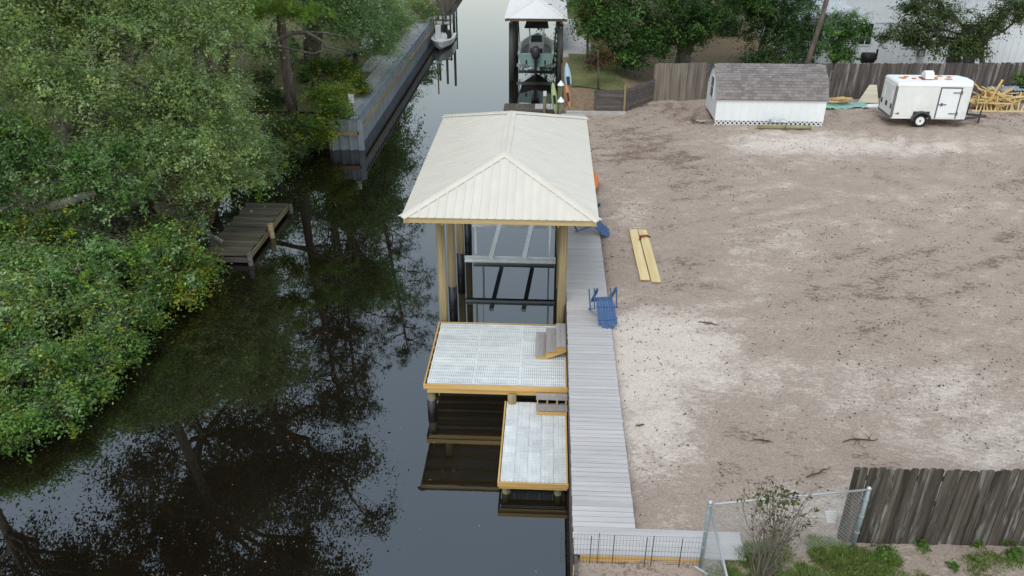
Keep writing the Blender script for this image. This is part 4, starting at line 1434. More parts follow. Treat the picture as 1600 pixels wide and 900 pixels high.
# white moulded lounger and a low sign on the left lawn
wc = thing('garden_chair', 'white moulded garden chair with rounded back on the slabs of the left lawn', 'chair', (-12.0, 54, 1.5))
pts = [(-0.42+0.0, 0.0)]
arc = [(-12.25+0.42*math.cos(a), 55.1, 2.1+0.62*math.sin(a)) for a in [PI*k/8 for k in range(9)]]
MB().prism([(-12.67, 54.9, 1.75), (-11.83, 54.9, 1.75)]+arc, (0, 0.06, 0.0)).build('backrest', M['white'], wc)
MB().prism([(-12.62, 54.0, 1.95), (-11.7, 54.0, 1.9), (-11.85, 54.9, 1.85), (-12.62, 54.9, 1.85)], (0, 0, 0.06)).build('seat', M['white'], wc)
for (x, y) in ((-12.55, 54.1), (-11.85, 54.1), (-12.55, 54.8), (-11.9, 54.8)):
    MB().bar((x, y, 1.5), (x, y, 1.88), 0.05, 0.05).build('leg', M['white'], wc)
sg = thing('notice_sign', 'small white notice board on a short post at the seawall corner', 'sign', (-9.9, 40.2, 1.6))
MB().bar((-9.98, 40.1, 1.5), (-9.98, 40.1, 2.35), 0.06, 0.06).build('post', M['greyp'], sg)
MB().box(-10.12, -9.84, 40.04, 40.065, 2.1, 2.55).build('panel', M['white'], sg)

# ------------------------------------------------------------------ old dock on the left bank
od = thing('old_dock', 'small weathered plank dock with leaning piles under the left trees', 'dock', (-11.2, 27.6, 0.5))
y = 25.35
k = 0
while y < 30.0:
    w = random.uniform(0.20, 0.29)
    MB().box(-12.2+random.uniform(-.06, .06), -10.56+random.uniform(-.04, .03), y, y+w-0.022, 0.555, 0.60+random.uniform(-.012, .012)).build('plank', M['old_plank'], od)
    y += w+(0.05 if k in (9,) else 0)
    k += 1
MB().box(-10.53, -10.48, 25.3, 30.05, 0.40, 0.585).build('rim_board', M['old_rim'], od)
MB().box(-12.1, -10.54, 25.28, 25.33, 0.34, 0.52).build('rim_board', M['retain'], od)
MB().box(-12.1, -10.54, 29.95, 30.0, 0.34, 0.55).build('rim_board', M['retain'], od)
for (x, y, z, r0) in ((-10.45, 25.25, 0.78, 0.09), (-10.42, 27.6, 0.86, 0.10), (-10.38, 30.0, 0.66, 0.08), (-11.9, 25.4, 0.55, 0.1), (-11.9, 29.9, 0.55, 0.1)):
    MB().tube([(x+0.04, y-0.03, -0.7), (x, y, z)], r0, 10).build('pile', M['retain'] if y < 26 or y > 29 else M['waler'], od, True)
od.location = (-11.2*1.0225, 27.6*1.0225, 0.5-0.27)
od.scale = (1.0225, 1.0225, 1)
lg = thing('fallen_log', 'grey fallen tree limb lying across the left bank beside the old dock', 'log', (-12.4, 26.8, 0.6))
MB().tube([(-14.6, 27.6, 1.5), (-13.4, 27.2, 1.15), (-12.6, 26.6, 0.85), (-11.75, 26.2, 0.72)], [0.20, 0.17, 0.13, 0.08], 9).build('limb', M['bark'], lg, True)

# ------------------------------------------------------------------ vegetation
OAK_LIT = [(.35, .485, .20), (.41, .545, .255), (.28, .41, .15), (.455, .565, .31), (.37, .49, .16), (.44, .51, .17)]  # OAK lightened in colour to offset shade from the tall crowns above
OAK = [(.26, .395, .175), (.32, .45, .23), (.20, .325, .135), (.37, .485, .29), (.27, .405, .14), (.35, .44, .16)]
VINE = [(.24, .36, .050), (.42, .45, .05), (.55, .44, .05), (.15, .28, .05), (.17, .31, .06), (.11, .19, .05)]
GREEN = [(.12, .26, .06), (.17, .33, .065), (.09, .19, .05), (.21, .37, .08)]
DARK = [(.06, .115, .045), (.08, .145, .055), (.045, .085, .035)]
BIGOAK = [(.060, .130, .036), (.092, .185, .044), (.045, .095, .032), (.135, .265, .055)]
RED = [(.20, .055, .03), (.14, .045, .025), (.24, .09, .04)]
PINE = [(.26, .42, .06), (.20, .34, .06), (.32, .46, .08)]
PINE_D = [(.045, .080, .028), (.06, .10, .03), (.035, .065, .025)]
BROWN = [(.16, .10, .05), (.12, .08, .045)]


def leaf_mesh(name, lobes, n_clump, per, leaf, spread, pal, seed, aspect=0.5, up=1.1, low=-0.75, shell=(0.72, 1.06), weights=None, droop=0.3):
    rg = np.random.default_rng(seed)
    lobes = np.array(lobes, float)
    area = (lobes[:, 3]*lobes[:, 4]+lobes[:, 5]*(lobes[:, 3]+lobes[:, 4]))
    pick = rg.choice(len(lobes), n_clump, p=area/area.sum())
    d = rg.normal(size=(n_clump, 3))
    d /= np.linalg.norm(d, axis=1)[:, None]
    d[:, 2] = np.where(d[:, 2] < low, -d[:, 2], d[:, 2])
    rad = shell[0]+(shell[1]-shell[0])*rg.random(n_clump)**0.55
    # ragged edge: the radius wanders with direction
    wob = 1+0.17*np.sin(4.1*d[:, 0]+5.3*d[:, 1]+seed)+0.16*np.sin(6.3*d[:, 2]+5.1*d[:, 0]+seed*1.7)+rg.normal(0, .10, n_clump)
    c = lobes[pick, :3]+d*lobes[pick, 3:]*(rad*wob)[:, None]
    N = n_clump*per
    ci = np.repeat(np.arange(n_clump), per)
    csz = rg.uniform(0.45, 1.5, n_clump)
    # every clump is a spray: long along its own twig, thin across it
    ax = d+rg.normal(size=(n_clump, 3))*0.45
    ax[:, 2] -= droop
    ax /= np.linalg.norm(ax, axis=1)[:, None]
    off = rg.normal(size=(N, 3))*spread*0.55*csz[ci][:, None]
    off += ax[ci]*(rg.normal(size=N)*spread*1.5*csz[ci])[:, None]
    off[:, 2] -= 0.5*np.linalg.norm(off, axis=1)**2*droop
    p = c[ci]+off
    nr = d[ci]*0.45+rg.normal(size=(N, 3))*0.55
    nr[:, 2] += up
    nr /= np.linalg.norm(nr, axis=1)[:, None]
    t = np.cross(nr, rg.normal(size=(N, 3)))
    t /= np.linalg.norm(t, axis=1)[:, None]
    b = np.cross(nr, t)
    s = leaf*rg.uniform(0.5, 1.45, N)[:, None]/2
    co = np.empty((N, 4, 3))
    co[:, 0] = p-t*s
    co[:, 1] = p+b*s*aspect+nr*s*0.18
    co[:, 2] = p+t*s
    co[:, 3] = p-b*s*aspect+nr*s*0.18
    q = np.arange(N*4).reshape(N, 4)
    me = quads(name, co.reshape(-1, 3), q, M['leaf'])
    pal = np.array(pal)
    pc = rg.choice(len(pal), n_clump, p=weights)
    col = pal[pc][ci]
    alt = pal[rg.choice(len(pal), N, p=weights)]
    col = col*0.8+alt*0.2
    col = col*rg.uniform(0.65, 1.35, N)[:, None]*rg.uniform(0.68, 1.3, n_clump)[ci][:, None]
    a = me.attributes.new('leaf', 'FLOAT_COLOR', 'FACE')
    a.data.foreach_set('color', np.concatenate([col, np.ones((N, 1))], 1).astype(np.float32).reshape(-1))
    return me, c


def billow(lobes, n, seed, keep=0.62, size=0.52):
    """break each big lobe into smaller billows round its surface, so that creases open between them"""
    rg = random.Random(seed)
    out = []
    for (x, y, z, a, b, c) in lobes:
        for _ in range(n):
            d = Vector((rg.gauss(0, 1), rg.gauss(0, 1), rg.gauss(0.35, 0.9))).normalized()
            k = rg.uniform(.6, 1.35)*size
            out.append((x+d.x*a*keep, y+d.y*b*keep, z+d.z*c*keep, a*k, b*k, c*k*.9))
    return out


def bend(p, q, rg, amt=0.12, n=4):
    p, q = Vector(p), Vector(q)
    L = (q-p).length
    out = [p]
    for i in range(1, n):
        t = i/n
        out.append(p.lerp(q, t)+Vector((rg.uniform(-1, 1), rg.uniform(-1, 1), rg.uniform(-.3, 1)))*L*amt*math.sin(PI*t))
    out.append(q)
    return out


def limbs(root_pts, r0, lobes, clumps, seed, n_twig, mat, bare=0, r_limb=0.12):
    """trunk through root_pts, a limb to every lobe, thin twigs out to some clumps"""
    rg = random.Random(seed)
    b = MB()
    n = len(root_pts)
    b.tube(root_pts, [r0*(1-0.45*i/max(1, n-1)) for i in range(n)], 10)
    fork = Vector(root_pts[-1])
    for lo in lobes:
        c = Vector(lo[:3])
        pts = bend(fork, c, rg, 0.13, 5)
        b.tube(pts, [r_limb*(1-0.14*i) for i in range(len(pts))], 7)
        near = [k for k in clumps if (Vector(k)-c).length < max(lo[3:])*1.2]
        rg.shuffle(near)
        for k in near[:n_twig]:
            k = Vector(k)
            s = pts[rg.choice((3, 4, 5))]
            e = s.lerp(k, 1.0+0.12*bare)
            tw = bend(s, e, rg, 0.12, 4)
            b.tube(tw, [0.032, 0.024, 0.016, 0.011, 0.006], 4, False)
            if bare and rg.random() < 0.5:
                for _ in range(3):
                    m_ = tw[rg.choice((2, 3))]
                    b.tube(bend(m_, m_+Vector((rg.uniform(-.5, .5), rg.uniform(-.5, .5), rg.uniform(-.1, .5))), rg, .15, 3), [0.012, 0.010, 0.007, 0.004], 3, False)
    return b


def tree(name, label, cat, base, pts, r0, lobes, n_clump, per, leaf, spread, pal, seed, n_twig=10, bark='bark', group=None, bare=0, weights=None, r_limb=0.12, split=0, bsize=0.52, bkeep=0.62, **kw):
    t = thing(name, label, cat, base, 0, group)
    me, cl_ = leaf_mesh('crown', billow(lobes, split, seed, bkeep, bsize) if split else lobes, n_clump, per, leaf, spread, pal, seed, weights=weights, **kw)
    limbs([base]+pts, r0, lobes, [tuple(x) for x in cl_[:: max(1, len(cl_)//600)]], seed, n_twig, M[bark], bare, r_limb).build('trunk', M[bark], t, True)
    o = bpy.data.objects.new('crown', me)
    COL.objects.link(o)
    adopt(o, t)
    return t


def L_(px, py, Y, rx, ry=None, rz=None):
    c = at(px, py, Y)
    ry = ry or rx
    return (*c, rx, ry, rz or rx*0.75)


# --- the grey green oaks of the left bank
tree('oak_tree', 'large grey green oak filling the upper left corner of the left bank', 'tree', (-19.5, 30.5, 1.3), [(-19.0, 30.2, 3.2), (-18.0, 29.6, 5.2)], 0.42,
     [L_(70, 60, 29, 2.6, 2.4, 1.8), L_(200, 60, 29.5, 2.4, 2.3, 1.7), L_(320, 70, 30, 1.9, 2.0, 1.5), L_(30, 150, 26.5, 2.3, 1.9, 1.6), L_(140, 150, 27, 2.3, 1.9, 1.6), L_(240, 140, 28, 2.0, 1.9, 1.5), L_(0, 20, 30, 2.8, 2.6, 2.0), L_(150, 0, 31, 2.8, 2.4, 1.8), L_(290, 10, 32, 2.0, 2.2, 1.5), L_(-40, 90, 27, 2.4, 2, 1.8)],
     2300, 46, 0.125, 0.23, OAK_LIT, 11, 12, bare=1, split=6, group='grey green oaks on the left bank')
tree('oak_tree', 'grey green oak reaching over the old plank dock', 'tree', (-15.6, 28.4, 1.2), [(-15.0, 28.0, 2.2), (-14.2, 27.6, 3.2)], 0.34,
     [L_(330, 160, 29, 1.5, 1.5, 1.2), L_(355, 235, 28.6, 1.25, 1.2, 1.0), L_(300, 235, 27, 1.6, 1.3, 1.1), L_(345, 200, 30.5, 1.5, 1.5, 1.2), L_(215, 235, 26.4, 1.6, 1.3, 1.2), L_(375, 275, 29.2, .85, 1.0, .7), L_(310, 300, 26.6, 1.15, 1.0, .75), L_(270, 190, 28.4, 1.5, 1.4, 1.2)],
     1250, 46, 0.115, 0.19, OAK_LIT, 23, 14, bare=1, split=6, group='grey green oaks on the left bank')
tree('oak_tree', 'low spreading oak with a thick bare limb at the left edge', 'tree', (-18.4, 23.0, 1.1), [(-17.6, 23.2, 2.4), (-16.6, 23.6, 3.0)], 0.36,
     [L_(60, 245, 24.6, 1.7, 1.5, 1.2), L_(140, 265, 24.8, 1.6, 1.4, 1.1), L_(0, 220, 24.6, 1.7, 1.5, 1.3), L_(210, 315, 24.4, 1.4, 1.2, .9), L_(80, 445, 20.6, 1.5, 1.2, .95), L_(10, 440, 20.4, 1.5, 1.2, .95), L_(160, 420, 22, 1.3, 1.1, .85), L_(-30, 330, 22.5, 1.4, 1.2, 1.0)],
     1350, 48, 0.115, 0.18, OAK[:3]+GREEN[:2]+VINE[:1], 37, 14, bare=1, split=6, group='grey green oaks on the left bank')
lm_ = thing('bare_limb', 'thick mossy grey oak limb showing between the left leaves', 'limb', (-16.5, 23.6, 2.6))
MB().tube([at(15, 345, 24.2), at(60, 330, 23.8), at(105, 316, 23.6), at(150, 300, 23.9)], [0.22, 0.20, 0.17, 0.12], 10).build('limb', M['bark'], lm_, True)

# --- shrubs along the left waterline
SH = [
    ('yellow leaved shrub hanging over the water in front of the old dock', [L_(268, 420, 23.2, 1.1, 1.0, .8), L_(203, 445, 22.6, 1.2, 1.1, .9), L_(250, 395, 23.8, 1.2, 1.0, .9)], VINE+OAK[:3]+GREEN, .125, 330, 40, 61),
    ('dark green shrub under the yellow vines dipping into the water', [L_(168, 525, 19.6, 1.0, .9, .75), L_(128, 495, 20.0, 1.2, 1.0, .9), L_(193, 490, 20.6, .9, .8, .7)], GREEN+OAK, .115, 320, 42, 62),
    ('bright green vine covered shrub with a long hanging tendril', [L_(88, 460, 20.2, 1.2, 1.0, .9), L_(143, 460, 20.6, .9, .8, .9), L_(38, 490, 19.2, 1.2, 1.0, .9)], VINE+OAK, .125, 330, 42, 63),
    ('leafy grey green shrub above the water at the lower left', [L_(38, 580, 17.0, 1.3, 1.1, .9), L_(88, 590, 17.2, .9, .8, .75), L_(-2, 550, 17.4, 1.2, 1.0, .9)], GREEN+VINE[3:]+OAK[:2], .105, 360, 46, 64),
    ('green shrub with dead twigs lowest at the left frame edge', [L_(3, 650, 15.6, 1.0, .9, .7), L_(83, 640, 16.2, .8, .7, .55), L_(-47, 640, 15.6, 1.0, .9, .8)], GREEN+VINE[3:]+OAK[:2], .10, 340, 46, 65),
    ('yellow green tangled shrub behind the bottom left shrubs', [L_(-2, 480, 18.6, 1.1, 1.0, .9), L_(-42, 530, 17.6, 1.1, 1.0, 1.0)], VINE[:1]+VINE[3:]+OAK, .12, 230, 44, 66),
    ('dark olive shrub under the big limb on the left slope', [L_(40, 395, 22.0, 1.5, 1.1, .9), L_(110, 370, 22.8, 1.3, 1.0, .8)], VINE[3:]+DARK, .125, 260, 42, 67),
    ('small yellow leaved shrub dipping into the water at the foot of the old dock', [L_(283, 445, 23.2, .9, .8, .7), L_(303, 410, 24.2, .7, .7, .6), L_(248, 460, 22.4, .9, .8, .7)], VINE+GREEN, .115, 260, 42, 73),
    ('dark leafy shrub hanging low over the black water below the vine tendrils', [L_(218, 500, 20.9, .9, .8, .7), L_(183, 550, 19.2, .8, .7, .6), L_(233, 465, 22.0, .8, .8, .7)], DARK[:2]+GREEN+OAK[:1], .11, 280, 42, 74),
    ('olive shrub leaning out over the water between two grey green shrubs', [L_(143, 580, 17.9, .8, .7, .6), L_(113, 620, 17.0, .8, .7, .55), L_(158, 550, 18.8, .7, .7, .6)], GREEN[:2]+VINE[3:]+OAK[:1], .105, 280, 44, 75),
    ('low leafy shrub trailing into the water at the lower left frame corner', [L_(38, 680, 15.3, .8, .6, .5), L_(-12, 690, 15.0, .9, .7, .55), L_(98, 655, 16.2, .6, .6, .45)], GREEN+VINE[3:]+OAK[:1], .10, 280, 44, 76),
    ('brown flecked thicket beneath the oak behind the old dock', [L_(200, 380, 24.6, 1.2, 1.0, .8), L_(280, 350, 26.0, 1.0, .9, .7), L_(130, 330, 24.6, 1.3, 1.0, .8)], OAK+DARK+BROWN[:1], .115, 300, 42, 77),
    ('rounded grey green shrub on the bank beyond the old dock', [L_(415, 275, 32.4, 1.1, 1.2, .9), L_(385, 235, 33.2, 1.4, 1.2, 1.1), L_(430, 255, 34.2, 1.0, 1.0, .8)], OAK+GREEN[:1], .11, 340, 44, 68),
    ('dark shrub filling the bank between old dock and seawall', [L_(440, 240, 36.0, 1.2, 1.2, .9), L_(465, 215, 37.8, 1.0, 1.0, .9), L_(405, 205, 36.4, 1.6, 1.4, 1.0)], DARK+GREEN[:1], .12, 330, 44, 69),
    ('bright green bush with yellow leaves at the seawall corner', [L_(505, 170, 39.6, 1.15, 1.0, 1.05), L_(535, 155, 41.0, .9, .9, .8), L_(490, 205, 38.4, 1.1, .8, .9), L_(535, 180, 39.2, .65, .6, .6), L_(508, 215, 38.3, .6, .4, .5)], GREEN+VINE[:2], .12, 420, 44, 70),
    ('dark understory bush around the foot of the thick pine trunk', [L_(430, 175, 41.5, 1.1, 1.0, .9), L_(405, 140, 42.5, 1.2, 1.1, 1.1), L_(455, 205, 39.0, .8, .7, .6)], DARK+GREEN[:1], .13, 320, 44, 78),
    ('shady bush filling the gap between the two pine trunks', [L_(470, 130, 47.0, .9, 1.1, 1.0), L_(445, 90, 50.0, 1.5, 1.3, 1.2), L_(500, 105, 49.0, 1.0, 1.0, .8)], DARK+GREEN, .14, 320, 44, 79),
    ('fresh green bush behind the yellow leaved one near the slab path', [L_(535, 125, 44.5, 1.3, 1.2, .95), L_(505, 120, 44.0, 1.1, 1.1, .9), L_(560, 130, 43.6, .7, .9, .7)], [(.06, .15, .03), (.09, .19, .035), (.05, .11, .03)], .12, 380, 44, 71),
    ('grey green bush spilling onto the seawall by the white boat', [L_(625, 45, 60.0, 1.5, 1.8, 1.3), L_(600, 30, 57.0, 1.7, 1.6, 1.3), L_(650, 20, 66.0, 1.4, 1.6, 1.3)], OAK+GREEN[:2], .14, 380, 40, 72),
]
for lab, lobes, pal, lf_, nc, per, seed in SH:
    cx_ = sum(l[0] for l in lobes)/len(lobes)
    cy_ = sum(l[1] for l in lobes)/len(lobes)
    gx = min(cx_, -13.6) if cy_ < 38 else cx_
    z0 = float(bankz(np.array([gx-0.6]), np.array([cy_]))[0])
    base = (gx-0.6, cy_, max(-0.1, z0-0.05))
    fork = (cx_-0.2, cy_, min(l[2] for l in lobes)*0.6+0.2)
    lobes = [(*l[:3], l[3]*.92, l[4]*.92, l[5]*.95) for l in lobes]
    tree('shrub', lab, 'shrub', base, [fork], 0.07, lobes, int(nc*.72), per, lf_*.95, 0.17, pal+VINE[1:2], seed, 12, 'twig', 'shrubs along the left waterline', bare=1, split=6, bsize=0.42, bkeep=0.74, r_limb=0.04, low=-0.95)

# hanging tendrils of vine with bigger bright leaves
for k, (pts, lab) in enumerate((([(160, 500, 20.0), (168, 525, 19.9), (172, 545, 19.8), (170, 563, 19.7)], 'longest bright green vine tendril hanging down the bank shrubs'),
                                ([(140, 500, 19.8), (148, 530, 19.7), (155, 548, 19.6)], 'shorter bright vine tendril hanging left of the longest one'),
                                ([(392, 250, 31.5), (402, 275, 31.4), (407, 305, 31.2), (404, 312, 31.2)], 'bright yellow green vine tendril hanging just above the old dock'))):
    P = [at(*p) for p in pts]
    t = thing('vine_tendril', lab, 'vine', tuple(P[-1]), 0, 'hanging vine tendrils')
    MB().tube([tuple(p) for p in P], 0.012, 5).build('stem', M['twig'], t)
    lob = []
    for a, b in zip(P[:-1], P[1:]):
        for s in (0.2, 0.6, 1.0):
            c = a+(b-a)*s
            lob.append((*c, .11, .11, .16))
    me, _ = leaf_mesh('leaves', lob, 34, 7, 0.14, 0.05, [(.16, .30, .035), (.22, .34, .03), (.13, .25, .03)], 90+k, aspect=.7)
    o = bpy.data.objects.new('leaves', me)
    COL.objects.link(o)
    adopt(o, t)

# --- tall trees of the left bank (mostly above the frame, seen in the water)
def pine(label, x, y, h, seed, lean=(0, 0), start=0.5, r0=0.24, pal=PINE_D, dens=1.0, spread=2.6, group='tall pines on the left bank'):
    rg = random.Random(seed)
    t = thing('pine_tree', label, 'tree', (x, y, 1.3), 0, group)
    top = Vector((x+lean[0], y+lean[1], h))
    b0 = Vector((x, y, 1.2))
    pts = [b0.lerp(top, s)+Vector((math.sin(s*5+seed)*0.15, math.cos(s*4+seed)*0.15, 0)) for s in [i/8 for i in range(9)]]
    b = MB().tube(pts, [r0*(1-0.8*i/8) for i in range(9)], 10)
    lob = []
    nb = int(30*dens)
    for k in range(nb):
        s = start+(1-start)*(k/nb)
        p = b0.lerp(top, s)
        a = rg.uniform(0, 2*PI)
        L = spread*(0.45+0.65*math.sin(PI*min(1, (s-start)/(1-start)*0.75+0.25)))*rg.uniform(.6, 1.15)
        q = p+Vector((math.cos(a)*L, math.sin(a)*L, rg.uniform(-.1, .9)))
        tw = bend(p, q, rg, .1, 4)
        b.tube(tw, [0.06, 0.05, 0.038, 0.026, 0.015], 5, False)
        for m_ in (tw[2], tw[3], tw[4]):
            c = m_+Vector((rg.uniform(-.3, .3), rg.uniform(-.3, .3), rg.uniform(0, .25)))
            lob.append((*c, .55, .55, .38))
            if rg.random() < .6:
                b.tube([m_, c], 0.012, 3, False)
    b.build('trunk', M['pine_bark'], t, True)
    me, _ = leaf_mesh('crown', lob, len(lob)*5, 22, 0.30, 0.16, pal, seed, aspect=0.10, up=0.2)
    o = bpy.data.objects.new('crown', me)
    COL.objects.link(o)
    adopt(o, t)
    return t


p1 = at(453, 180, 39.7)
pine('tall pine with thick bare trunk standing behind the seawall corner', float(p1[0]), 40.3, 19.0, 3, (0.3, .5), 0.45, 0.28, PINE_D, 1.3, 3.0)
pine('thinner pine trunk to the right of the thick pine trunk', -13.3, 45.6, 20.5, 5, (.4, 0), 0.45, 0.2, PINE_D, 1.3, 3.0)
pine('slender pine between the lawn and the two thicker pine trunks', -15.2, 50.5, 21.0, 6, (.6, .3), 0.42, 0.18, PINE_D, 1.2, 3.0)
pine('bright needled pine with low boughs above the grey oak and the pale limb', -16.2, 38.5, 17.0, 8, (-.6, .4), 0.27, 0.26, PINE, 1.5, 2.7)
pine('tall leaning pine rising beside the shaded left lawn', -13.0, 56.5, 23.0, 9, (1.8, -1), 0.4, 0.24, PINE_D, 1.5, 3.2)


bp = [o for o in COL.objects if o.name.startswith('pine_tree')][3]
for k, (pts, n) in enumerate(((((300, 25, 37.5), (345, 12, 36.5), (385, 6, 36.0)), 30), (((380, 30, 39.0), (440, 8, 39.0), (490, 22, 39.2)), 30), (((320, -20, 37.0), (400, -12, 37.0), (470, -6, 38.0)), 30))):
    P = [at(*p) for p in pts]
    MB().tube([tuple(p) for p in P], [.06, .045, .02], 6).build('bough', M['pine_bark'], bp, True)
    rg_ = random.Random(600+k)
    lob = []
    for _ in range(n):
        i_ = rg_.choice((0, 1))
        c = P[i_]+(P[i_+1]-P[i_])*rg_.random()
        lob.append((c[0]+rg_.uniform(-.7, .7), c[1]+rg_.uniform(-.7, .7), c[2]+rg_.uniform(-.3, .4), .3, .3, .2))
    me, _ = leaf_mesh('needles', lob, n*6, 26, 0.30, 0.11, PINE, 611+k, aspect=.10, up=.2)
    o = bpy.data.objects.new('needles', me)
    COL.objects.link(o)
    adopt(o, bp)


def tall(label, base, top, lobes, seed, nc=700, per=34, leaf=0.15, pal=[(.085, .115, .06), (.11, .14, .075), (.07, .095, .05), (.10, .10, .055)], r0=0.36, **kw):
    b, t_ = Vector(base), Vector(top)
    return tree('tall_oak', label, 'tree', base, [tuple(b.lerp(t_, .35)+Vector((.25, -.1, 0))), tuple(b.lerp(t_, .7)+Vector((-.1, .2, 0))), top], r0, lobes, nc, per, leaf, 0.36, pal, seed, 9, 'bark', 'tall oaks on the left bank', r_limb=0.16, split=5, **kw)


tall('tall grey green oak with high spreading crown rising behind the old dock trees', (-16.4, 35.5, 1.3), (-13.9, 33.5, 13.0),
     [(-12.8, 32.5, 15.5, 2.4, 2.4, 1.5), (-10.4, 31.5, 14.0, 1.6, 1.8, 1.0), (-15.4, 33.5, 16.4, 2.6, 2.4, 1.8), (-13.2, 34.6, 18.6, 2.4, 2.4, 1.6), (-10.6, 34.6, 17.0, 1.7, 1.8, 1.1), (-16.8, 36, 19.4, 2.2, 2.2, 1.5), (-13.4, 32.5, 12.2, 1.8, 1.8, 1.2), (-11.8, 36, 13.6, 1.7, 1.8, 1.2), (-9.6, 33.4, 19.6, 1.4, 1.4, 1.0)], 101, 850)
tall('tall oak arching over the seawall lawn with drooping grey green boughs', (-14.2, 47.5, 1.4), (-12.8, 47.6, 8.5),
     [L_(500, 40, 44, 1.9, 1.7, 1.1), L_(560, 45, 46, 1.8, 1.8, 1.2), L_(610, 40, 50, 1.6, 1.8, 1.2), L_(420, 60, 43, 1.7, 1.6, 1.3), L_(590, 75, 48, 1.1, 1.2, .7), L_(530, 0, 46, 2.4, 2.2, 1.5), (-13.5, 47.5, 11.0, 3.2, 3.0, 2.2), (-10.6, 48.0, 12.5, 2.6, 2.6, 1.9), (-14.8, 50, 14.0, 3.0, 3.0, 2.2), (-11.6, 44.5, 10.0, 2.0, 2.0, 1.5), (-12.8, 52.5, 5.4, 2.4, 2.4, 1.4)], 103, 1700, 40, 0.15, OAK+GREEN[:2])
tall('tall oak at the far end of the left seawall beyond the white boat', (-14.0, 62, 1.4), (-12.0, 62, 9.0),
     [(-13.2, 60, 6.8, 2.6, 2.8, 1.8), (-13.6, 61, 10.5, 3.0, 3.0, 2.2), (-15.5, 62, 13.5, 3.2, 3.2, 2.4), (-11.6, 57.0, 5.0, 1.8, 2.4, 1.3)], 105, 800, 36, 0.19, OAK+GREEN[:2])
tall('tall forked oak standing high behind the low spreading oak', (-20.4, 32.0, 1.3), (-15.4, 28.0, 14.0),
     [(-13.8, 26.2, 16.4, 2.5, 2.3, 1.6), (-11.4, 26.4, 15.6, 1.8, 1.8, 1.2), (-16.4, 27, 17.2, 2.6, 2.5, 1.8), (-12.8, 28.2, 19.2, 2.2, 2.2, 1.6), (-10.2, 28.6, 18.8, 1.6, 1.6, 1.1), (-18.4, 28.5, 15.2, 2.4, 2.4, 1.8), (-15.6, 29, 13.4, 2.0, 2.0, 1.4)], 107, 770, 48, 0.165)
tall('tall oak beyond the left frame edge leaning over the canal', (-22.6, 18.0, 1.2), (-15.8, 18.8, 13.4),
     [(-13.0, 18.8, 15.8, 2.4, 2.2, 1.6), (-15.6, 19.0, 17.0, 2.5, 2.4, 1.8), (-11.0, 20.2, 16.6, 1.8, 1.8, 1.2), (-17.6, 18.4, 15.4, 2.2, 2.0, 1.6), (-12.4, 21.6, 18.8, 2.2, 2.0, 1.5), (-14.4, 21.8, 14.6, 2.0, 2.0, 1.4), (-9.8, 21.4, 18.4, 1.3, 1.3, .9)], 109, 792, 48, 0.165)
tall('tallest oak standing in the woods behind the grey green oak', (-22.5, 37.0, 1.3), (-20.0, 37.0, 17.0),
     [(-18.6, 36.5, 20.0, 3.2, 3.0, 2.2), (-21.8, 37.5, 21.0, 3.4, 3.0, 2.4), (-17.2, 38.5, 17.0, 2.6, 2.6, 2.0), (-20.0, 38.5, 24.0, 3.0, 3.0, 2.2), (-23.6, 36.0, 17.6, 3.0, 3.0, 2.2), (-19.2, 35.5, 14.4, 2.6, 2.4, 1.8), (-16.0, 40.5, 20.5, 2.4, 2.4, 1.8), (-16.2, 37.5, 12.6, 2.0, 2.0, 1.4)], 115, 990, 48, 0.165)
tall('tall oak farther back among the woods beyond the left frame edge', (-27.0, 27.0, 1.3), (-25.0, 27.0, 15.0),
     [(-22.8, 26.5, 17.4, 3.2, 3.0, 2.2), (-26.4, 27.5, 18.6, 3.4, 3.0, 2.4), (-21.0, 28.5, 20.4, 2.8, 2.6, 2.0), (-24.0, 29.0, 22.4, 3.0, 3.0, 2.2), (-20.4, 24.8, 16.0, 2.4, 2.4, 1.8), (-22.0, 23.5, 19.2, 2.4, 2.4, 1.8)], 117, 770, 48, 0.165)
tall('dense dark oak closing the woods behind the left bank', (-22, 38, 1.3), (-21, 38, 8.0),
     [(-21, 37, 7.5, 3.4, 3.2, 2.4), (-18.0, 38.5, 5.4, 2.8, 2.8, 2.0), (-24, 35, 8.2, 3.4, 3.4, 2.8), (-19.5, 41, 8.5, 3.4, 3.2, 2.4), (-24, 41, 10.5, 3.4, 3.4, 2.6), (-26.5, 31, 7.6, 3.2, 3.2, 2.6)], 111, 1000, 36, 0.19, OAK+DARK)
tall('shadowy oak deep in the woods left of the shaded lawn', (-20, 49, 1.3), (-19.4, 49, 7.0),
     [(-19, 48, 6.4, 3.2, 3.0, 2.4), (-16.8, 52, 6.0, 2.4, 2.6, 2.0), (-21.5, 52, 9.0, 3.4, 3.4, 2.8), (-18, 56, 9.5, 3.4, 3.4, 2.6), (-22.5, 45, 7.5, 3.0, 3.0, 2.6), (-16.5, 59, 6.2, 2.6, 2.6, 2.0)], 113, 900, 36, 0.19, DARK+OAK[:2])

# long pale limb crossing in front of the pine trunks
bl = thing('bare_limb', 'long pale crooked limb crossing in front of the pine trunks', 'limb', tuple(at(400, 68, 38.5)))
pa = [at(385, 70, 38.8), at(430, 64, 38.6), at(455, 52, 38.5), at(478, 50, 38.4), at(500, 62, 38.2), at(512, 74, 38.1), at(540, 80, 38.0)]
b = MB().tube(pa, [0.13, 0.12, 0.11, 0.085, 0.06, 0.045, 0.02], 8)
b.tube([at(385, 70, 38.8), at(440, 73, 38.3), at(470, 80, 38.2), at(490, 84, 38.1), at(505, 78, 38.0)], [0.05, 0.06, 0.055, 0.04, 0.02], 7)
b.tube([at(478, 50, 38.4), at(510, 51, 38.6), at(545, 58, 38.8)], [0.06, 0.04, 0.015], 6)
b.tube([at(340, 74, 38.9), at(385, 70, 38.8)], [0.15, 0.13], 8)
b.build('limb', M['bark'], bl, True)

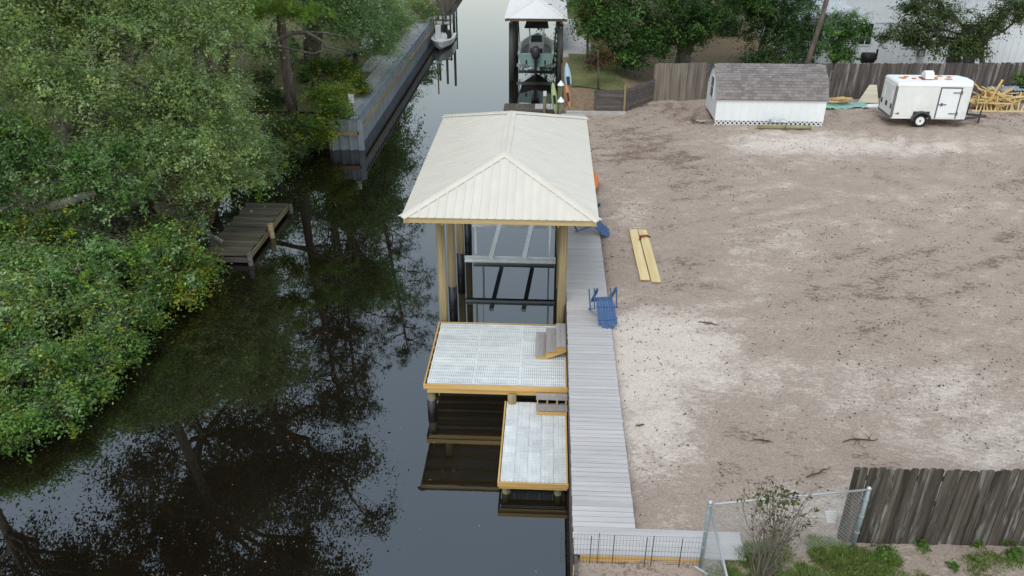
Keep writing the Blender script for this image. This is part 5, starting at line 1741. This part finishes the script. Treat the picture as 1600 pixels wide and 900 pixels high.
# sago palm on the left lawn
sp_ = thing('sago_palm', 'dark green sago palm spreading its fronds beside the white garden chair', 'palm', (-12.2, 51.0, 1.5))
MB().tube([(-12.2, 51.0, 1.45), (-12.2, 51.0, 2.1)], [0.2, 0.16], 9).build('trunk', M['bark'], sp_)
for k in range(22):
    a = 2*PI*k/22+random.uniform(-.1, .1)
    el_ = random.uniform(0.1, 1.0)
    b = MB()
    prev = None
    L = 1.15
    mid = []
    for i in range(7):
        s = i/6
        r_ = L*s*math.cos(el_*0.9*(1-s*.4))
        z = 2.1+L*s*math.sin(el_)-0.55*s*s
        mid.append((-12.2+r_*math.cos(a), 51.0+r_*math.sin(a), z))
    b.tube(mid, 0.012, 3, False)
    for i in range(6):
        c = Vector(mid[i]).lerp(Vector(mid[i+1]), .5)
        for s_ in (-1, 1):
            wv = Vector((-math.sin(a), math.cos(a), -0.25))*s_*0.22*math.sin(PI*(i+1)/8)
            e = (Vector(mid[i+1])-Vector(mid[i]))*0.8
            b.add([c-e*.3, c+e*.3, c+wv+e*.7, c+wv+e*.4], [(0, 1, 2, 3)])
    if k == 0:
        M['frond'] = plain('sago_frond', (.02, .045, .022), 0.5)
    b.build('frond', M['frond'], sp_)

# --- right side trees
tree('oak_tree', 'broad dark green oak with forked trunk behind the pale grey fence', 'tree', (8.1, 50.0, 1.5), [(8.05, 50.0, 2.6), (8.1, 50.0, 3.3)], 0.58,
     [(4.0, 46.8, 4.9, 1.7, 1.7, 1.3), (5.4, 47.6, 3.6, 1.6, 1.5, 0.95), (7.0, 47.6, 4.9, 1.9, 1.6, 1.3), (9.4, 48.2, 4.4, 1.7, 1.6, 1.2), (3.2, 48.5, 6.4, 2.2, 2.4, 1.6), (6.6, 49, 7.5, 3.4, 3.0, 2.2), (10.4, 50, 6.8, 2.6, 2.6, 1.8), (4.0, 51, 9.4, 3.0, 3.0, 2.2), (8.6, 51, 10.6, 3.6, 3.2, 2.4), (5.8, 51.5, 13.2, 3.0, 3.0, 2.2), (4.6, 46.3, 3.0, 1.2, 1.0, .7), L_(985, 88, 46.4, 1.15, 1.0, .75), L_(955, 55, 46.2, 1.1, 1.0, .9), L_(1015, 60, 47, 1.4, 1.2, 1.0), L_(1085, 70, 48, 1.2, 1.0, .7)],
     2300, 44, 0.16, 0.23, BIGOAK, 201, 12, r_limb=0.2, split=5, weights=[.34, .32, .18, .16])
MB_ = MB().tube([(8.1, 50.0, 2.7), (7.75, 49.95, 4.0), (7.4, 49.8, 5.6)], [0.42, 0.36, 0.26], 10).tube([(8.1, 50.0, 2.7), (8.55, 50.0, 4.0), (8.8, 50.2, 5.8)], [0.40, 0.34, 0.26], 10)
MB_.build('stem', M['bark'], [o for o in COL.objects if o.name.startswith('oak_tree')][-1], True)
tree('red_leaved_tree', 'small slim tree with rusty red leaves beside the landing', 'tree', (2.62, 43.2, 2.2), [(2.58, 43.2, 3.2), (2.5, 43.2, 4.2)], 0.06,
     [(2.55, 43.4, 3.9, .5, .45, .55), (2.95, 43.5, 3.65, .45, .4, .45), (2.3, 43.5, 3.45, .4, .35, .4)], 110, 28, 0.11, 0.15, RED+BROWN+BIGOAK[:2], 203, 10, r_limb=0.03)
tree('shore_tree', 'slim green tree with a few red leaves at the canal edge', 'tree', (2.3, 50.0, 2.0), [(2.25, 50, 3.5), (2.3, 50, 5.0)], 0.09,
     [(2.2, 49.6, 5.0, 1.0, 1.0, 1.2), (2.9, 49.2, 4.4, 1.0, .9, 1.0), (2.5, 50.5, 6.6, 1.4, 1.3, 1.4), (2.7, 47.6, 5.1, .7, .7, .6)], 300, 40, 0.16, 0.22, GREEN+BIGOAK[:1]+RED[:1], 205, 10, r_limb=0.05)
tree('oak_tree', 'shaded dark oak behind the back fence above the shed', 'tree', (13.0, 51.5, 1.5), [(13.0, 51.4, 3.0), (13.2, 51.2, 4.2)], 0.22,
     [(12.9, 50.4, 4.1, 1.5, 1.2, 1.2), (14.6, 50.2, 3.6, 1.35, 1.1, 1.1), (13.8, 51.0, 5.6, 2.0, 1.6, 1.4), (14.4, 49.0, 2.7, 1.1, .9, .8), (11.6, 51.6, 5.4, 1.2, 1.1, 1.0), (12.4, 48.8, 2.5, .9, .8, .6)],
     720, 42, 0.15, 0.22, BIGOAK+DARK, 207, 12, r_limb=0.1)
tree('young_oak', 'bushy oak touching the porch between the pine and the house window', 'tree', (16.6, 48.4, 1.5), [(16.5, 48.4, 2.4)], 0.14,
     [L_(1305, 45, 48, .75, .7, .6), L_(1335, 35, 48.2, .65, .6, .5), L_(1295, 75, 47.9, .75, .7, .55), L_(1350, 50, 48.3, .4, .4, .35), L_(1318, 88, 47.8, .65, .6, .4), L_(1325, 60, 47.9, .6, .6, .5)],
     330, 42, 0.11, 0.15, BIGOAK+GREEN[:2], 209, 12, r_limb=0.06)
tree('live_oak', 'spreading olive green oak with pale bare stems in front of the house', 'tree', (25.9, 50.0, 1.5), [(25.7, 49.9, 2.4), (25.3, 49.7, 3.3)], 0.20,
     [(20.2, 48.6, 4.3, 1.1, 1.0, .8), (21.6, 48.5, 4.0, 1.3, 1.1, .9), (23.0, 48.4, 3.6, 1.3, 1.1, .8), (22.4, 48.9, 5.2, 1.9, 1.5, 1.1), (24.3, 48.7, 4.7, 1.4, 1.2, 1.0), (25.6, 49, 5.6, 1.4, 1.3, 1.0), (27.2, 49.3, 5.4, 1.0, 1.0, .8), (19.4, 48.6, 3.9, .6, .6, .45), (24.6, 48.4, 3.2, .8, .8, .5), (20.8, 49.2, 6.0, 1.6, 1.4, 1.0)],
     820, 40, 0.13, 0.19, [(.085, .13, .048), (.12, .17, .058), (.065, .10, .04), (.15, .20, .07)], 211, 12, r_limb=0.10, split=5)
st_ = [o for o in COL.objects if o.name.startswith('live_oak')][-1]
MB().tube([(24.6, 50, 1.4), (24.4, 49.8, 2.4), (23.7, 49.5, 3.4)], [0.14, 0.12, 0.07], 8).build('stem', M['bark'], st_, True)
tree('garden_bush', 'bright green bush at the right end of the back fence', 'bush', (25.6, 44.1, 1.5), [(25.6, 44.1, 2.0)], 0.05,
     [(25.3, 44.2, 2.7, .5, .4, .4), (25.7, 44.1, 2.3, .5, .4, .4)], 110, 40, 0.11, 0.12, GREEN, 213, 8, 'twig', r_limb=0.03)
pn = thing('pine_tree', 'leaning bare pine trunk crossing in front of the house corner', 'tree', (15.35, 47.4, 1.4))
MB().tube([(14.35, 46.8, 1.3), (14.55, 46.8, 3.2), (14.85, 46.8, 5.2), (15.3, 46.9, 9.5), (15.5, 47, 14)], [0.165, 0.145, 0.13, 0.11, 0.06], 10).build('trunk', M['pine_bark'], pn, True)
lob = [(15.4+random.uniform(-1.6, 1.6), 47.0+random.uniform(-1.6, 1.6), 11+random.uniform(-1, 4), .6, .6, .4) for _ in range(40)]
me, _ = leaf_mesh('crown', lob, 200, 24, .3, .2, PINE_D, 221, aspect=.1)
o = bpy.data.objects.new('crown', me)
COL.objects.link(o)
adopt(o, pn)

for k, (x, y, h, s) in enumerate(((12, 70, 12, 5), (20, 74, 13, 5.5), (6.5, 72, 12, 5), (29, 72, 12, 5), (38, 66, 11, 5), (4.4, 90, 12, 5.5))):
    tree('woodland_tree', ('broad dark tree closing the view far behind the yard', 'dense tree far behind the house', 'dark tree beyond the landing on the right bank', 'dense tree behind the right end of the house', 'far tree beyond the right house wall', 'far tree on the right bank beyond the boathouse roof')[k],
         'tree', (x, y, 1.4), [(x, y, 4)], 0.35, [(x, y, h*.62, s, s, h*.36), (x+2, y-1, h*.45, s*.7, s*.7, h*.28), (x-2, y-1, h*.5, s*.7, s*.7, h*.3)], 420, 34, 0.34, 0.45, BIGOAK+DARK, 231+k, 8, group='trees behind the right yard', r_limb=.15)
for k, (x, y, h, s) in enumerate(((-17, 86, 8, 3.2), (-18, 104, 9, 3.6), (-20, 126, 9, 4), (-20, 73, 10, 4))):
    tree('woodland_tree', ('far oak past the mooring pilings on the left bank', 'second far oak farther down the left canal bank', 'farthest oak along the left canal bank', 'oak standing back behind the far grey dock')[k],
         'tree', (x, y, 1.3), [(x, y, 4)], 0.35, [(x, y, h*.62, s, s, h*.36), (x+1.6, y-1, h*.42, s*.7, s*.7, h*.28), (x-2, y-1, h*.5, s*.7, s*.7, h*.3)], 420, 34, 0.36, 0.45, OAK+DARK, 241+k, 8, group='far trees along the left canal bank', r_limb=.15)

# --- bare shrub at the chain link corner
bs = thing('bare_shrub', 'leggy thin stemmed shrub with few leaves growing at the chain link fence', 'shrub', (4.08, 10.75, 1.4))
rg_ = random.Random(77)
b = MB()
tips = []
for k in range(36):
    a = rg_.uniform(0, 2*PI)
    r_ = rg_.uniform(0.02, 0.16)
    h = rg_.uniform(1.3, 2.45)
    sp2 = rg_.uniform(0.1, 0.62)
    p0 = Vector((4.08+r_*math.cos(a), 10.75+r_*math.sin(a)*.6, 1.38))
    p1_ = Vector((4.08+(r_+sp2)*math.cos(a), 10.75+(r_+sp2)*math.sin(a)*.7, 1.4+h))
    pts = bend(p0, p1_, rg_, 0.06, 5)
    b.tube(pts, [0.012, 0.010, 0.008, 0.006, 0.0045, 0.003], 4, False)
    for _ in range(8):
        i = rg_.choice((2, 3, 3, 4))
        s_ = pts[i].lerp(pts[i+1], rg_.random())
        e = s_+Vector((rg_.uniform(-.22, .22), rg_.uniform(-.18, .18), rg_.uniform(.05, .3)))
        b.tube([s_, e], [0.004, 0.0022], 3, False)
        tips.append(tuple(e))
    tips.append(tuple(pts[-1]))
b.build('stems', plain('shrub_stem', (.17, .15, .115), .85, dirt=.3), bs)
rg_.shuffle(tips)
me, _ = leaf_mesh('leaves', [(*t, .05, .05, .05) for t in tips[:130]], 125, 3, 0.065, 0.035, [(.10, .11, .03), (.14, .13, .035), (.07, .085, .03), (.10, .06, .04)], 301, aspect=.5)
o = bpy.data.objects.new('leaves', me)
COL.objects.link(o)
adopt(o, bs)
me, _ = leaf_mesh('leaves', [(3.78, 10.72, 3.42, .16, .12, .14), (4.12, 10.75, 3.3, .14, .1, .14), (4.36, 10.75, 3.05, .12, .1, .14), (4.3, 10.75, 3.35, .1, .1, .12)], 26, 6, 0.08, 0.04, [(.11, .135, .03), (.15, .16, .035)], 303, aspect=.5)
o = bpy.data.objects.new('leaves', me)
COL.objects.link(o)
adopt(o, bs)

# --- grass and weeds at the lower edge
def grass_patch(name, n, fun, h, pal, seed, w=0.010):
    rg = np.random.default_rng(seed)
    X, Y, hh = fun(rg, n)
    n = len(X)
    Z = sandz(X, Y)-0.01
    a = rg.uniform(0, 2*PI, n)
    dx, dy = np.cos(a)*w*rg.uniform(.6, 1.5, n), np.sin(a)*w*rg.uniform(.6, 1.5, n)
    lx, ly = rg.normal(0, .5, n)*hh*h, rg.normal(0, .5, n)*hh*h
    H = hh*h*rg.uniform(.5, 1.2, n)
    co = np.empty((n, 4, 3))
    co[:, 0] = np.stack([X-dx, Y-dy, Z], 1)
    co[:, 1] = np.stack([X+dx, Y+dy, Z], 1)
    co[:, 2] = np.stack([X+lx+dx*.3, Y+ly+dy*.3, Z+H], 1)
    co[:, 3] = np.stack([X+lx-dx*.3, Y+ly-dy*.3, Z+H], 1)
    me = quads(name, co.reshape(-1, 3), np.arange(n*4).reshape(n, 4), M['leaf'])
    pal = np.array(pal)
    col = pal[rg.integers(0, len(pal), n)]*rg.uniform(.6, 1.3, n)[:, None]
    at_ = me.attributes.new('leaf', 'FLOAT_COLOR', 'FACE')
    at_.data.foreach_set('color', np.concatenate([col, np.ones((n, 1))], 1).astype(np.float32).reshape(-1))
    o = bpy.data.objects.new(name, me)
    COL.objects.link(o)
    o['kind'] = 'stuff'
    return o


def weeds(rg, n):
    X, Y = rg.uniform(3.1, 10.5, n*4), rg.uniform(8.3, 11.75, n*4)
    d = fbm(X, Y, 0.7, 71, 4)+0.26*np.exp(-((X-4.7)/1.9)**2)+0.10*np.exp(-((X-8.2)/2.2)**2)-0.10*np.clip(X-6.4, 0, 1)-0.9*np.clip(Y-11.35, 0, 1)+0.10*np.exp(-((Y-11.3)/.2)**2)*(X > 5.9)
    k = (d > 0.50) & (rg.random(n*4) < np.clip((d-.5)*4, .1, 1))
    return X[k][:n], Y[k][:n], np.clip((d[k][:n]-.45)*3, .35, 1.2)


tag(grass_patch('grass', 70000, weeds, 0.12, [(.17, .30, .06), (.22, .37, .07), (.30, .34, .11), (.13, .23, .055), (.34, .30, .15)], 401), 'patchy green weeds and grass along the foot of the right fence', 'grass')


def litter(rg, n):
    X, Y = rg.uniform(1.95, 26, n*3), rg.uniform(11.9, 43, n*3)
    d = fbm(X, Y, 1.4, 83, 3)
    k = d > 0.5
    return X[k][:n], Y[k][:n], np.ones(k.sum())[:n]*0.5


tag(grass_patch('leaf_litter', 8000, litter, 0.07, [(.10, .065, .045), (.07, .045, .035), (.14, .09, .06), (.05, .035, .03)], 403, 0.03), 'dark crumbs of bark and dry leaf scattered over the sand', 'litter')

# broad leaved weed clumps one can point to
for (px, py, r_, lab) in ((1440, 856, .13, 'bright green weed clump just below the dark picket fence'), (1385, 868, .2, 'dark green weed clump at the chain link post foot'), (1490, 888, .08, 'tiny weed tuft at the bottom edge right of the shrub'), (1525, 852, .09, 'little weed tuft under the middle of the dark fence'), (1590, 865, .2, 'green weed clump at the lower right corner')):
    c = atz(px, py, 1.5)
    t = thing('weed_clump', lab, 'weed', (float(c[0]), float(c[1]), 1.48), 0, 'weed clumps by the dark fence')
    MB().tube([(c[0], c[1], 1.46), (c[0], c[1], 1.56)], .006, 4).build('stem', M['twig'], t)
    me, _ = leaf_mesh('leaves', [(c[0], c[1], 1.56, r_, r_, r_*.6)], int(26*r_/.13), 10, .05, .03, [(.12, .24, .035), (.09, .18, .03), (.16, .28, .05)], int(px), aspect=.6)
    o = bpy.data.objects.new('leaves', me)
    COL.objects.link(o)
    adopt(o, t)

# fallen twigs on the sand
for k, (px, py, L, lab) in enumerate(((1345, 688, .42, 'reddish forked twig lying on the sand above the dark fence'), (1280, 737, .35, 'brown forked twig lying on the sand behind the bare shrub'), (1108, 505, .28, 'short dark twig on the pale sand right of the chair'), (1192, 688, .22, 'small twig on the sand in the middle of the lot'), (1000, 664, .12, 'dark scrap lying on the pale sand close to the boardwalk'))):
    c = Vector(atz(px, py, 1.54))
    a = random.uniform(-.6, .6)
    b = MB()
    rg_ = random.Random(500+k)
    d = Vector((math.cos(a), math.sin(a), 0))
    b.tube(bend(c-d*L, c+d*L, rg_, .1, 5), [0.012, 0.016, 0.018, 0.016, 0.012, 0.006], 5)
    for _ in range(5):
        s_ = c+d*L*rg_.uniform(-.7, .7)
        b.tube([s_, s_+Vector((rg_.uniform(-.25, .25), rg_.uniform(-.25, .25), rg_.uniform(0, .06)))*L*2.2], [0.010, 0.004], 4)
    M['red_twig'] = M.get('red_twig') or plain('red_twig', (.10, .045, .035), .9)
    tag(b.build('fallen_twig', M['red_twig']), lab, 'twig', 'twigs on the sand')

# floating leaves on the canal
fl = []
fq = []
rg_ = random.Random(9)
b = MB()
for k in range(120):
    x, y = rg_.uniform(-9.5, 0.2), rg_.uniform(9.5, 24)
    a = rg_.uniform(0, PI)
    s = rg_.uniform(.012, .035)
    v = [(x+s*math.cos(a+t)*(1 if i % 2 else .5), y+s*math.sin(a+t)*(1 if i % 2 else .5), 0.004) for i, t in enumerate((0, PI/2, PI, 3*PI/2))]
    b.add(v, [(0, 1, 2, 3)])
o = b.build('floating_leaves', plain('floating_leaf', (.30, .20, .10), .8))
o['kind'] = 'stuff'
tag(o, 'tiny dry leaves floating scattered on the dark canal water', 'leaves')
